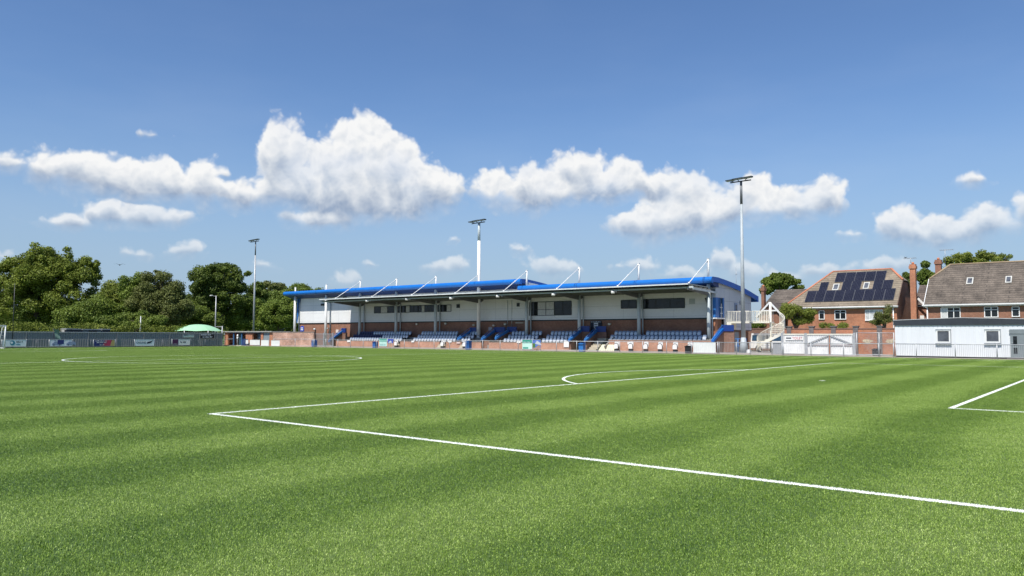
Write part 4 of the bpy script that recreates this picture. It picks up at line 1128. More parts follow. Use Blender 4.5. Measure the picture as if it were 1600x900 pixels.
for a in (364.5, 377): mb = MB(); mb.box(hx(a), hx(a)+.22, YH-.03, YH+.12, 0, zt-.165); mb.build('blue_post', mat('post_blue', (.04, .12, .26), rough=.5), ht)
mb = MB(); mb.box(hx(371), hx(377)-.02, YH+.25, YH+.3, 0, zt-.17); mb.build('door', mat('door_teal', (.03, .07, .09), rough=.5), ht)
mb = MB(); mb.box(hx(398.5), hx(407), YH+.3, YH+.36, .9, zt-.1); w = mb.build('window', M_dark, ht)
mb = MB(); mb.box(hx(401.5), hx(406), YH+.26, YH+.295, 1.1, zt-.25); mb.build('pane', M_glassb, w)
mb = MB(); mb.box(hx(411.2), hx(420.9), YH+.08, YH+.14, .02, zt-.05)
for k in range(10): z = .1+k*.19; mb.box(hx(411.2), hx(420.9), YH+.06, YH+.078, z, z+.14)
mb.build('shutter', mat('shutter_grey', (.26, .31, .33), rough=.5), ht)
mb = MB(); mb.box(hx(356.2), hx(364.3), YH+.05, YH+.08, .95, 1.02); mb.build('counter_rail', M_steel, ht)
lab = {}
# white boards on the rail in front of it
Yb = YR-.12
def frontboard(px0, px1, pyt, pyb, m, label, Y=Yb, name='advertising_board', cat='advertising board', rib=False):
    a = PY(px0, pyt, Y); b = PY(px1, pyb, Y); zb = max(b[2], .08)
    t = thing(name, ((a[0]+b[0])/2, Y, 0.03), label, cat)
    mb = MB(); mb.box(a[0], b[0], Y-.02, Y, zb, a[2]); mb.build('panel', m, t)
    mb = MB(); mb.box(a[0]-.02, b[0]+.02, Y-.035, Y+.012, a[2]+.001, a[2]+.04); mb.box(a[0]-.02, b[0]+.02, Y-.035, Y+.012, zb-.04, zb-.001); mb.build('edge_trim', M_steel, t)
    if rib:
        mb = MB(); k = int((b[0]-a[0])/.18)
        for i in range(k): x = a[0]+(b[0]-a[0])*(i+.5)/k; mb.prism([(x-.05, Y-.021), (x+.05, Y-.021), (x+.03, Y-.045), (x-.03, Y-.045)], 'z', zb+.01, a[2]-.01)
        mb.build('ribs', m, t)
    for x in (a[0]+.1, b[0]-.1): mb = MB(); mb.box(x-.03, x+.03, Y+.001, Y+.05, -.01, a[2]-.05); mb.build('leg', M_steel, t)
    return t, a[0], b[0], zb, a[2]
frontboard(384.2, 388, 531, 537, M_white, 'smallest white board, narrow, beside the dark blue cabinet at the shelter')
frontboard(390.6, 406, 531, 539, M_white, 'widest of the blank white boards, left of the two squarer ones')
frontboard(408.2, 419.8, 531.3, 540.5, M_white, 'blank white board between the widest one and the one beside the brick wall')
frontboard(424, 437, 531.8, 540.7, M_white, 'blank white board beside the left end of the faded brick wall')
frontboard(1083.2, 1118.5, 534.8, 551.4, M_white, 'large white ribbed board on the rail at the right end of the stand', rib=True)
t, x0, x1, zb, zt_ = frontboard(592.8, 604.5, 529, 541, mat('board_mint', (.50, .72, .66), rough=.5), 'mint green board with darker green bands on the rail, left part of the stand', Y=YR-.1)
mb = MB(); mb.box(x0+.02, x1-.02, YR-.125, YR-.121, zb+.62*(zt_-zb), zb+.75*(zt_-zb)); mb.box(x0+.02, x1-.02, YR-.125, YR-.121, zb+.84*(zt_-zb), zt_-.02); mb.build('green_band', mat('print_green', (.03, .30, .22), rough=.5), t)
smallprint(x0+.15, x1-.15, YR-.121, zb+.12, .1, Mb_teal, t, 51)
t, x0, x1, zb, zt_ = frontboard(606, 614.5, 529.5, 536, mat('board_violet_blue', (.07, .10, .42), rough=.5), 'violet blue board next to the mint green one on the rail', Y=YR-.1)
mb = MB(); mb.prism([(x0+.1, zb+.05), (x0+.5, zb+.3), (x0+.8, zb+.1), (x0+.6, zb+.04)], 'y', YR-.128, YR-.121); mb.build('pale_figure', M_pale, t)
t, x0, x1, zb, zt_ = frontboard(816.3, 831.5, 531, 545.5, mat('board_mint2', (.55, .78, .70), rough=.5), 'mint green board with a dark green band and foot, middle of the stand rail')
mb = MB(); h = zt_-zb; mb.box(x0+.02, x1-.02, Yb-.025, Yb-.021, zb+.64*h, zt_-.02); mb.box(x0+.1, x1-.5, Yb-.025, Yb-.021, zb+.04*h, zb+.2*h); mb.build('green_band', MATS['print_green'], t)
smallprint(x0+.15, x1-.15, Yb-.026, zb+.7*h, .12, M_pale, t, 53)
t, x0, x1, zb, zt_ = frontboard(832.3, 844.8, 530.8, 543.5, mat('board_sky_picture', (.10, .18, .50), rough=.5, amt=.4, scale=4), 'picture board of blue, white and earth colours, right of the mint board')
h = zt_-zb; mb = MB(); mb.prism([(x0+.3, zb+.5*h), (x0+.6, zb+.9*h), (x0+1.0, zb+.6*h), (x0+1.2, zb+.35*h), (x0+.7, zb+.4*h)], 'y', Yb-.03, Yb-.021); mb.build('white_patch', M_pale, t)
mb = MB(); mb.box(x0+.02, x0+.35, Yb-.028, Yb-.021, zb+.02, zb+.55*h); mb.build('green_patch', mat('print_leaf', (.08, .2, .05), rough=.6), t)
mb = MB(); mb.prism([(x0+.36, zb+.02), (x1-.02, zb+.02), (x1-.05, zb+.25*h), (x0+.8, zb+.33*h)], 'y', Yb-.028, Yb-.021); mb.build('earth_patch', mat('print_earth', (.40, .24, .14), rough=.6), t)
def sheet(px0, px1, pyt, pyb, Y, label, m=M_white):
    a = PY(px0, pyt, Y); b = PY(px1, pyb, Y); mb = MB(); mb.box(a[0], b[0], Y-.02, Y, b[2], a[2]); mb.box(a[0]+.03, b[0]-.03, Y-.026, Y-.021, b[2]+.03, a[2]-.03)
    one('notice_sheet', mb, m, label, 'notice')
sheet(881, 889, 533, 542.5, YP-.06, 'tall white notice on the brick parapet at the left edge of the stair opening')
sheet(643, 647, 532.2, 535, YP-.06, 'small white plate on the parapet at the left end of the second seat block')
sheet(700.5, 705.5, 532, 535.2, YP-.06, 'small white plate on the parapet left of the sloping blue guard')
sheet(807.5, 813.5, 532, 536, YP-.06, 'small white plate on the parapet left of the mint board in the middle')
sheet(542.5, 547, 531.5, 534.6, YP-.06, 'small white plate on the parapet at the front corner of the navy seats')
sheet(980.5, 987, 533.5, 538, YP-.06, 'white sheet on the brick parapet above a white seat, right of the cream board')
sheet(713.5, 719, 534.2, 537, YP-.06, 'pinkish plate on the brick parapet left of the gap by the middle blue bin', mat('plate_pink', (.62, .48, .45), rough=.6))
sheet(763.5, 769, 511.2, 516.5, YW-.01, 'grey notice on the back wall above the blue stair guards', mat('plate_grey', (.38, .36, .40), rough=.6))
sheet(525, 529, 515, 520, YW-.01, 'small cream notice on the sunlit brick wall at the left end of the stand', mat('plate_cream', (.70, .60, .52), rough=.6))
# cream board leaning on the parapet
a = PY(938.5, 538.3, 61.6); b = PY(965.5, 550, 61.3)
mb = MB(); mb.hexa([(a[0]-.1, 61.25, .03), (b[0], 61.25, .03), (b[0], 61.3, .03), (a[0]-.1, 61.3, .03), (a[0]+.1, 61.72, a[2]), (b[0]-.1, 61.72, a[2]), (b[0]-.1, 61.77, a[2]), (a[0]+.1, 61.77, a[2])])
for k in range(8): x = a[0]+.2+(b[0]-a[0]-.3)*k/7; mb.beam((x, 61.24, .1), (x+.0, 61.69, a[2]-.05), .03, .02)
one('leaning_board', mb, mat('board_cream', (.66, .63, .46), rough=.6), 'cream board leaning against the brick parapet right of the stairs', 'board')
# litter bins
def wbin(px, pyt, w, m, label, Y=YR+.5, name='litter_bin', bars=False):
    x = XY(px, Y); z = PY(px, pyt, Y)[2]
    t = thing(name, (x, Y, .03), label, 'bin'); mb = MB(); mb.prism([(x-w*.45, Y-w*.42), (x+w*.45, Y-w*.42), (x+w*.45, Y+w*.42), (x-w*.45, Y+w*.42)], 'z', .12, z-.1)
    mb.hexa([(x-w*.40, Y-w*.38, .03), (x+w*.40, Y-w*.38, .03), (x+w*.40, Y+w*.38, .03), (x-w*.40, Y+w*.38, .03), (x-w*.45, Y-w*.42, .119), (x+w*.45, Y-w*.42, .119), (x+w*.45, Y+w*.42, .119), (x-w*.45, Y+w*.42, .119)])
    mb.build('body', m, t)
    mb = MB(); mb.box(x-w*.5, x+w*.5, Y-w*.48, Y+w*.48, z-.1+.001, z-.03); mb.box(x-w*.35, x+w*.35, Y-w*.3, Y+w*.3, z-.029, z+.02); mb.build('lid', m if not bars else M_black, t)
    for q in (-1, 1): mb = MB(); mb.tube((x+q*w*.3, Y+w*.3, .1), (x+q*w*.3+.05*q, Y+w*.3, .1), .08, n=10); mb.build('wheel', M_black, t)
wbin(491.3, 531.5, .62, M_binblue, 'blue wheeled bin at the right end of the faded brick wall')
wbin(586.5, 534, .56, M_binblue, 'blue wheeled bin in front of the parapet below the navy seats')
wbin(732, 532.5, .60, M_binblue, 'blue wheeled bin left of the foot of the white floodlight mast')
wbin(909.5, 536, .58, mat('bin_bright_blue', (.03, .17, .48), rough=.5), 'bright blue wheeled bin in the wide stair opening')
wbin(1075.5, 540.2, .55, M_black, 'black ribbed bin in front of the parapet beside the large white board', bars=True)
wbin(1369, 545, .62, M_black, 'black slatted bin in front of the orange brick wall', Y=60.5, bars=True)
# dark blue cabinet by the shelter
mb = MB(); x0, x1 = XY(378, 57.8), XY(383.6, 57.8); mb.box(x0, x1, 57.8, 58.2, .03, .95); mb.box(x0-.05, x1+.05, 57.78, 58.22, .951, 1.02); mb.box(x0+.1, x1-.1, 57.78, 57.799, .15, .85)
one('cabinet', mb, mat('cabinet_navy', (.02, .05, .17), rough=.5), 'dark blue cabinet in front of the shelter, left of the smallest white board', 'cabinet')
# slim white upright on a base
x = XY(371, YR-.5); z = PY(371, 523, YR-.5)[2]
t = thing('training_post', (x, YR-.5, 0), 'slim white upright with a wrapped top on a flat base, in front of the shelter', 'post')
mb = MB(); mb.tube((x, YR-.5, .05), (x, YR-.5, z-.4), .06, n=8); mb.build('upright', M_steel, t)
mb = MB(); mb.tube((x, YR-.5, z-.75), (x+.03, YR-.5, z-.35), .06, .14, n=8); mb.tube((x+.03, YR-.5, z-.35), (x+.05, YR-.5, z), .14, .10, n=8); mb.dome((x+.05, YR-.5, z), .10, .10, .07, n=8, m=3); mb.build('wrapped_top', M_white, t)
mb = MB(); mb.box(x-.12, x+1.25, YR-.6, YR-.4, .0, .09); mb.build('base', M_cream, t)
# faded brick wall and gates left of the stand
YG = 58.4
wl = thing('brick_wall', (XY(458, YG), YG, 0), 'faded red brick boundary wall with whitish patches at the left end of the stand', 'wall')
Mfade = brickmat('faded_brick', (.42, .19, .12), (.52, .30, .22), (.50, .42, .35), stain=.4, sscale=.5)
mb = MB(); mb.box(XY(426, YG), XY(490, YG), YG, YG+.22, 0, 2.0); mb.build('brickwork', Mfade, wl)
mb = MB(); mb.box(XY(425.8, YG), XY(490.3, YG), YG-.04, YG+.26, 2.001, 2.07); mb.build('coping', M_conc, wl)
mb = MB(); mb.box(XY(448.5, YG)-.06, XY(448.5, YG)+.06, YG-.03, YG-.002, 1.0, 2.0); mb.box(XY(426, YG), XY(448.5, YG)-.061, YG-.03, YG-.002, .98, 1.06); mb.build('pale_strip', mat('strip_buff', (.62, .45, .36), rough=.8), wl)
g = thing('metal_gate', (XY(505, YG+.5), YG+.5, 0), 'grey barred gates between the faded brick wall and the stand parapet', 'gate')
for a, b in ((493, 505.5), (506.5, 520)):
    x0, x1 = XY(a, YG+.5), XY(b, YG+.5); mb = MB()
    for z in (.15, 1.0, 1.75): mb.box(x0, x1, YG+.47, YG+.53, z, z+.05)
    for k in range(14): x = x0+(x1-x0)*k/13; mb.box(x-.014, x+.014, YG+.485, YG+.515, .06, 1.85)
    mb.build('gate_leaf', M_steel, g)
for p in (492.3, 506, 520.6): x = XY(p, YG+.5); mb = MB(); mb.box(x-.06, x+.06, YG+.44, YG+.56, 0, 1.95); mb.build('gate_post', M_dark if p < 493 else M_steel, g)
# round-topped blue sign and a lamp on the brick wall of the stand
xs_, _, zs_ = PY(472.3, 513.5, YW+.02)
t = thing('blue_sign', (xs_, YW, zs_), 'round-topped blue sign with two white words on the brick wall at the left end', 'sign')
mb = MB(); pts = [(xs_+.42*math.cos(math.pi*i/8), zs_+.12+.30*math.sin(math.pi*i/8)) for i in range(9)]
mb.prism([(xs_-.42, zs_-.42), (xs_+.42, zs_-.42)]+pts, 'y', YW-.04, YW+.058); mb.build('plate', mat('sign_blue', (.03, .07, .45), rough=.4), t)
mb = MB(); mb.box(xs_-.30, xs_+.30, YW-.05, YW-.041, zs_+.03, zs_+.17); mb.box(xs_-.30, xs_+.30, YW-.05, YW-.041, zs_-.24, zs_-.08); mb.build('white_print', M_white, t)
for px, py, l in ((491.8, 514.5, 'round white lamp on a dark post beside the faded brick wall'), (511.5, 513.5, 'white lamp on the brick wall beside the second column of the stand')):
    x, y, z = PY(px, py, YG+.9 if px < 500 else YW-.3)
    t = thing('wall_lamp', (x, y, z), l, 'lamp'); mb = MB(); mb.tube((x-.12, y-.05, z), (x+.12, y+.02, z+.04), .13, .1, n=10); mb.build('lamp_housing', M_white, t)
    mb = MB(); mb.box(x-.04, x+.04, y, (y+.3 if px > 500 else y+.1), z-.03, z+.03)
    if px < 500: mb.box(x-.06, x+.06, y+.06, y+.18, -z*0, z-.05)
    mb.build('bracket', M_dark, t)

# ------------------------------------------------------------------ right of the stand
# landing and spiral stair
SX, SY = XY(1204.5, 68.0), 68.0; SZ = 3.06; SR = 1.35
M_cream = mat('stair_cream', (0.80, 0.77, 0.66), rough=0.45, amt=0.05)
sp = thing('spiral_staircase', (SX, SY, .03), 'cream metal spiral staircase with a barred landing at the right end of the stand', 'staircase')
mb = MB(); mb.tube((SX, SY, .03), (SX, SY, 5.0), .11, n=12); mb.build('centre_pole', M_cream, sp)
lx0 = XR+.04
mb = MB(); mb.box(lx0, SX+.1, SY-.6, SY+.7, SZ-.12, SZ); mb.box(lx0, lx0+.5, SY-.6, SY+.7, SZ-.75, SZ-.121); mb.build('landing', M_cream, sp)
for yy in (SY-.58, SY+.68):
    n = int((SX-lx0)/.17); mb = MB()
    for k in range(n+1): x = lx0+.02+(SX-lx0-.02)*k/n; mb.tube((x, yy, SZ), (x, yy, SZ+1.08), .026 if k % 6 else .04, n=5, cap=False)
    mb.tube((lx0, yy, SZ+1.08), (SX, yy, SZ+1.08), .025, n=6); mb.tube((lx0, yy, SZ+.08), (SX, yy, SZ+.08), .018, n=6)
    mb.build('landing_railing', M_cream, sp)
NT = 15; a0 = math.radians(70); a1 = a0-math.radians(270)
for k in range(NT):
    z = SZ-(k+1)*SZ/(NT+1); b0 = a0+(a1-a0)*k/NT; b1 = a0+(a1-a0)*(k+1.15)/NT
    mb = MB(); pts = [(SX+.1*math.cos(b0), SY+.1*math.sin(b0)), (SX+SR*math.cos(b0), SY+SR*math.sin(b0)), (SX+SR*math.cos((b0+b1)/2), SY+SR*math.sin((b0+b1)/2)), (SX+SR*math.cos(b1), SY+SR*math.sin(b1)), (SX+.1*math.cos(b1), SY+.1*math.sin(b1))]
    mb.prism(list(reversed(pts)), 'z', z-.05, z); mb.build('tread', M_cream, sp)
mb = MB(); prev = None
for k in range(NT*3+1):
    f = k/(NT*3); an = a0+(a1-a0)*f; z = SZ*(1-f)*.985; p = (SX+(SR-.03)*math.cos(an), SY+(SR-.03)*math.sin(an))
    if k % 1 == 0: mb.tube((p[0], p[1], max(z-.1, .03)), (p[0], p[1], z+1.02), .02, n=5, cap=False)
    if prev: mb.tube((prev[0], prev[1], prev[2]+1.02), (p[0], p[1], z+1.02), .026, n=6, cap=False)
    prev = (p[0], p[1], z)
mb.build('spiral_railing', M_cream, sp)
mb = MB(); prev = None
for k in range(NT*3+1):
    f = k/(NT*3); an = a0+(a1-a0)*f; z = max(SZ*(1-f)*.985, .12); p = Vector((SX+SR*math.cos(an), SY+SR*math.sin(an), z-.1))
    if prev is not None: mb.beam(prev, p, .03, .26)
    prev = p
mb.build('outer_string', M_cream, sp)
# blue railing at the foot of the end wall
t = thing('blue_railing', (XY(1142, 66.2), 66.2, .03), 'blue tubular railing at ground level beside the flared mast foot', 'railing')
x0, x1 = XY(1140, 66.2), XY(1166, 66.2); mb = MB()
for z in (.65, 1.35): mb.tube((x0, 66.2, z), (x1, 66.2, z), .035, n=6)
mb.build('rail', M_bluerail, t)
for x in (x0, (x0+x1)/2, x1): mb = MB(); mb.tube((x, 66.2, .03), (x, 66.2, 1.7 if x == x0 else 1.4), .045, n=8); mb.build('post', M_bluerail, t)
# doors in the brick of the end wall
mb = MB(); mb.box(-18.62, -18.58, 70.2, 71.3, .03, 2.1); dd = mb.build('door', mat('door_grey', (.33, .36, .40), rough=.5), GS)
mb = MB(); mb.box(-18.579, -18.55, 70.4, 70.5, 1.0, 1.15); mb.build('handle', M_steel, dd)
mb = MB(); mb.box(-18.62, -18.57, 69.0, 69.95, .03, 2.1); dd = mb.build('door', M_bluerail, GS)
mb = MB(); mb.box(-18.569, -18.55, 69.2, 69.75, 1.1, 1.9); mb.build('pane', M_glassb, dd)
for y in (68.6, 72.0): mb = MB(); mb.box(-18.59, -18.45, y-.12, y+.12, 1.8, 1.95); mb.build('bulkhead_lamp', M_white, GS)
mb = MB(); mb.box(XR+.002, XR+.12, 70.9, 71.2, 4.95, 5.35); mb.build('alarm_box', M_steel, GS)
mb = MB(); mb.tube((XR-.2, 70.6, 6.5), (XR-.2, 70.6, 8.6), .025, n=6); mb.tube((XR-.2, 70.3, 8.2), (XR-.2, 70.9, 8.2), .02, n=5); mb.tube((XR-.2, 70.6, 8.6), (XR-.2, 70.6, 9.1), .01, n=4); mb.build('aerial', M_steel, GS)
# white ball-like lantern on the ground
x, y, z = PY(1170.3, 547.8, 62.5); mb = MB(); mb.box(x-.16, x+.16, y-.15, y+.15, .03, .32); mb.box(x-.12, x+.12, y-.1, y+.1, .321, .38)
one('white_box', mb, M_white, 'small white box on the ground right of the flared mast foot', 'box')
# parked van seen through the railings
vx0, vx1 = XY(1174, 74), XY(1206, 74)
van = thing('parked_van', ((vx0+vx1)/2, 74.6, .03), 'white van with dark windows parked behind the spiral staircase', 'van')
L_ = 4.6; vx1 = vx0+L_
mb = MB(); mb.prism([(vx0, .35), (vx1, .35), (vx1, 1.0), (vx1-.25, 1.08), (vx1-1.0, 1.85), (vx1-1.4, 1.95), (vx0+.1, 1.95), (vx0, 1.2)], 'y', 73.8, 75.5); mb.build('body', M_white, van)
mb = MB(); mb.prism([(vx0+.15, 1.15), (vx1-.55, 1.15), (vx1-1.1, 1.75), (vx0+.2, 1.75)], 'y', 73.77, 73.798); mb.build('side_window', M_glassb, van)
for x in (vx0+.85, vx1-.9):
    mb = MB(); mb.tube((x, 73.76, .36), (x, 73.98, .36), .33, n=16); w = mb.build('wheel', M_black, van)
    mb = MB(); mb.tube((x, 73.74, .36), (x, 73.759, .36), .19, n=12); mb.build('rim', M_steel, w)
mb = MB(); mb.box(vx0-.03, vx0+.02, 73.85, 74.05, .9, 1.3); mb.build('rear_light', mat('light_red', (.4, .02, .02), rough=.3), van)

# corrugated gates
YGt = 60.5
def gx(p): return XY(p, YGt)
M_sheet = mat('white_sheet_metal', (.72, .72, .71), rough=.5, metal=.05, amt=.1)
def corr(mb, x0, x1, y, z0, z1, p=.17, d=.035):
    n = max(1, int((x1-x0)/p)); p = (x1-x0)/n
    for i in range(n):
        x = x0+i*p
        a = [(x, y), (x+p*.4, y), (x+p*.5, y+d), (x+p*.9, y+d), (x+p, y)]
        for u, v in zip(a[:-1], a[1:]): mb.face([(u[0], u[1], z0), (v[0], v[1], z0), (v[0], v[1], z1), (u[0], u[1], z1)])
ZG = 1.85
g1 = thing('corrugated_screen', (gx(1240), YGt, .03), 'white corrugated panel reading TOILET between grey posts, left of the double gate', 'fence panel')
mb = MB(); corr(mb, gx(1224), gx(1257.5), YGt, .1, 1.72); mb.build('sheet', M_sheet, g1)
mb = MB(); mb.box(gx(1224), gx(1257.5), YGt-.03, YGt+.08, 1.73, ZG); mb.build('top_rail', mat('rail_cream', (.66, .64, .55), rough=.5), g1)
for p in (1222.3, 1258.8): mb = MB(); mb.box(gx(p)-.1, gx(p)+.1, YGt-.06, YGt+.12, 0, ZG+.06); mb.build('post', M_steel, g1)
sg = thing('toilet_sign', (gx(1240), YGt-.05, 1.4), 'white sign reading TOILET in pale red letters on the corrugated panel', 'sign')
mb = MB(); sx0, sx1 = gx(1227), gx(1255); z1 = PY(1240, 525.3, YGt)[2]; z0 = PY(1240, 531.5, YGt)[2]; mb.box(sx0, sx1, YGt-.05, YGt-.03, z0, z1); mb.build('plate', M_white, sg)
lettering('TOILET', gx(1246), YGt-.052, (z0+z1)/2, .22, mat('print_red', (.50, .10, .12), rough=.6), sg, width=gx(1254)-gx(1238.5))
mb = MB(); mb.box(gx(1228.5), gx(1236.5), YGt-.058, YGt-.051, (z0+z1)/2-.05, (z0+z1)/2+.06); mb.build('dark_bar', Mb_ink, sg)
g2 = thing('double_gate', (gx(1297), YGt, .03), 'white corrugated double gate with grey frame and sloping braces', 'gate')
mid = gx(1296); a, b = gx(1260.6), gx(1333)
for q, (x0, x1) in enumerate(((a, mid-.05), (mid+.05, b))):
    mb = MB(); corr(mb, x0, x1, YGt, .1, .82); corr(mb, x0, x1, YGt, .95, 1.72); lf = mb.build('gate_leaf', M_sheet, g2)
    mb = MB()
    mb.box(x0, x1, YGt-.05, YGt+.04, .83, .94); mb.box(x0, x1, YGt-.05, YGt+.05, .02, .09)
    zz = PY(1296, 524.5, YGt)[2]
    if q == 0: mb.beam((x0+.1, YGt-.06, 1.0), (x1, YGt-.06, 1.72), .06, .07)
    else: mb.beam((x0, YGt-.06, 1.72), (x1-.1, YGt-.06, 1.0), .06, .07)
    mb.box(x0-.0, x0+.06, YGt-.055, YGt+.045, .095, 1.725); mb.box(x1-.06, x1, YGt-.055, YGt+.045, .095, 1.725)
    mb.build('gate_frame', M_steel, lf)
mb = MB(); mb.box(a, b, YGt-.03, YGt+.08, 1.73, ZG); mb.build('top_rail', MATS['rail_cream'], g2)
mb = MB(); mb.box(gx(1334.8)-.11, gx(1334.8)+.11, YGt-.06, YGt+.12, 0, ZG+.08); mb.build('post', M_steel, g2)
g3 = thing('grey_screen', (gx(1213), YGt, .03), 'grey corrugated panel with a dark door right of the spiral stair', 'fence panel')
mb = MB(); corr(mb, gx(1207), gx(1220.5), YGt, .05, 1.0); mb.build('sheet', mat('sheet_grey', (.34, .35, .36), rough=.5), g3)
mb = MB(); mb.box(gx(1206), gx(1220.8), YGt-.02, YGt+.06, 1.001, 1.08); mb.build('top_rail', M_steel, g3)

# orange brick wall with piers
YB = 62.0
M_pier = brickmat('dark_pier_brick', (.13, .11, .11), (.17, .15, .14), (.2, .18, .17))
bw = thing('brick_wall', (XY(1340, YB), YB, 0), 'orange brick wall with dark grey piers left of the cabin', 'wall')
def bx(p): return XY(p, YB)
mb = MB(); mb.box(bx(1226), bx(1400), YB, YB+.25, .02, 2.24); mb.build('brickwork', M_brick2, bw)
mb = MB(); mb.box(bx(1225.5), bx(1400.5), YB-.03, YB+.28, 2.241, 2.33); mb.build('coping', mat('coping_brown', (.22, .12, .09), rough=.8), bw)
for p in (1233, 1268, 1302.5, 1337, 1374.5):
    mb = MB(); x = bx(p); mb.box(x-.2, x+.2, YB-.06, YB+.32, .02, 2.46); pr = mb.build('pier', M_pier, bw)
    mb = MB(); mb.box(x-.26, x+.26, YB-.11, YB+.37, 2.461, 2.53); mb.build('pier_cap', mat('cap_grey', (.16, .16, .15), rough=.8), pr)
for p, w in ((1355.5, .45), (1392, .42)):
    x, _, z = PY(p, 533, YB); mb = MB(); pts = []
    rnd = random.Random(p)
    for i in range(16): an = 2*math.pi*i/16; r = rnd.uniform(.7, 1.1); pts.append((x+w*r*math.cos(an), z+.19*r*math.sin(an)*(1.2-abs(math.cos(an))*.4)))
    mb.prism(pts, 'y', YB-.012, YB-.002); mb.build('pale_patch', mat('patch_sand', (.56, .47, .31), rough=.9, amt=.4, scale=9), bw)
t = thing('mesh_fence', (bx(1367), 59.6, 0), 'tall thin tubular frame with wire mesh in front of the orange brick wall', 'fence')
def fx_(p): return XY(p, 59.6)
mb = MB(); mb.tube((fx_(1337), 59.6, 1.92), (fx_(1397), 59.6, 1.92), .03, n=6); mb.tube((fx_(1337), 59.6, .15), (fx_(1397), 59.6, .15), .025, n=6); mb.build('rail', M_steel, t)
for p in (1338.5, 1373.5, 1396.5): mb = MB(); mb.tube((fx_(p), 59.6, 0), (fx_(p), 59.6, 1.95), .045, n=8); mb.build('post', M_steel, t)
mb = MB(); x0, x1 = fx_(1338.5), fx_(1396.5); n = 44
for k in range(n):
    x = x0+(x1-x0)*k/n
    mb.tube((x, 59.6, .2), (min(x+1.0, x1), 59.6, .2+1.7*min(1, (x1-x)/1.0)), .004, n=3, cap=False); mb.tube((x, 59.6, 1.9), (min(x+1.0, x1), 59.6, 1.9-1.7*min(1, (x1-x)/1.0)), .004, n=3, cap=False)
mb.build('wire_mesh', M_steel, t)

# pale cabin
YCb = 58.0
cb = thing('portable_cabin', (4, 60, 0), 'pale grey portable cabin with a dark fascia at the right edge', 'cabin')
x0 = XY(1398.3, YCb); x1 = 8.6
M_cab = mat('cabin_pale', (.72, .74, .76), rough=.55, amt=.05, scale=3, stretch=(1, 1, .05))
mb = MB(); corr_n = int((x1-x0)/.3); mb.box(x0, x1, YCb+.03, YCb+5.5, .12, 2.5)
for i in range(corr_n):
    x = x0+(x1-x0)*(i+.5)/corr_n; mb.box(x-.125, x+.125, YCb+.005, YCb+.029, .12, 2.495)
mb.build('wall', M_cab, cb)
mb = MB(); zc = PY(1500, 496.3, YCb)[2]; xm = XY(1500, YCb)
mb.prism([(x0-.08, 2.5), (x1+.1, 2.5), (x1+.1, 2.86), (xm, zc-.03), (x0-.08, 2.86)], 'y', YCb-.08, YCb+5.6); mb.build('fascia', mat('fascia_charcoal', (.035, .04, .05), rough=.5), cb)
mb = MB(); th = .05
mb.prism([(x0-.1, 2.865), (xm, zc-.025), (x1+.12, 2.865), (x1+.12, 2.915), (xm, zc+.02), (x0-.1, 2.915)], 'y', YCb-.1, YCb+5.62); mb.build('roof_edge', mat('edge_pale', (.45, .46, .47), rough=.5), cb)
mb = MB(); mb.box(x0+.05, x1-.05, YCb+.1, YCb+5.4, 0, .119); mb.build('plinth', mat('plinth_grey', (.09, .10, .11), rough=.8), cb)
for a, b in ((1462.5, 1485.5), (1538.7, 1563.3)):
    p = PY(a, 515.2, YCb); q = PY(b, 536.2, YCb); xa, xb, zt, zb = p[0], q[0], p[2], q[2]+.02
    mb = MB(); e = .1
    mb.box(xa, xb, YCb-.06, YCb+.003, zt-e, zt); mb.box(xa, xb, YCb-.06, YCb+.003, zb, zb+e); mb.box(xa, xa+e, YCb-.06, YCb+.003, zb+e, zt-e); mb.box(xb-e, xb, YCb-.06, YCb+.003, zb+e, zt-e)
    w = mb.build('window', M_white, cb)
    mb = MB(); mb.box(xa+e, xb-e, YCb-.02, YCb+.003, zb+e, zt-e); mb.build('pane', M_glassg, w)
    mb = MB(); mb.box(xa-.06, xb+.06, YCb-.14, YCb-.061, zb-.12, zb-.02); mb.box(xb+.002, xb+.05, YCb-.1, YCb+.0, zb, zt+.03); mb.box(xa-.03, xb+.05, YCb-.1, YCb-.0, zt+.002, zt+.04); mb.build('shutter_box', mat('trim_grey', (.33, .35, .37), rough=.5), w)
p = PY(1578, 514.5, YCb); q = PY(1604, 559, YCb)
mb = MB(); mb.box(p[0], q[0], YCb-.07, YCb+.003, .15, p[2]); mb.box(p[0]-.05, q[0], YCb-.1, YCb-.071, p[2]-.32, p[2]-.02); d = mb.build('door', mat('door_slate', (.20, .23, .24), rough=.5), cb)
for a, b in ((p[2]-.5, p[2]-1.15), (p[2]-1.32, p[2]-1.75)): mb = MB(); X = XY(1586, YCb); mb.box(X-.12, X+.12, YCb-.085, YCb-.072, b, a); mb.build('pane', M_glass, d)
mb = MB(); X = XY(1581, YCb); mb.box(X-.02, X+.05, YCb-.12, YCb-.071, 1.15, 1.2); mb.build('handle', M_steel, d)
mb = MB(); mb.box(p[0]-.2, q[0]+.3, YCb-.5, YCb-.11, .03, .13); mb.build('doorstep', M_conc, cb)

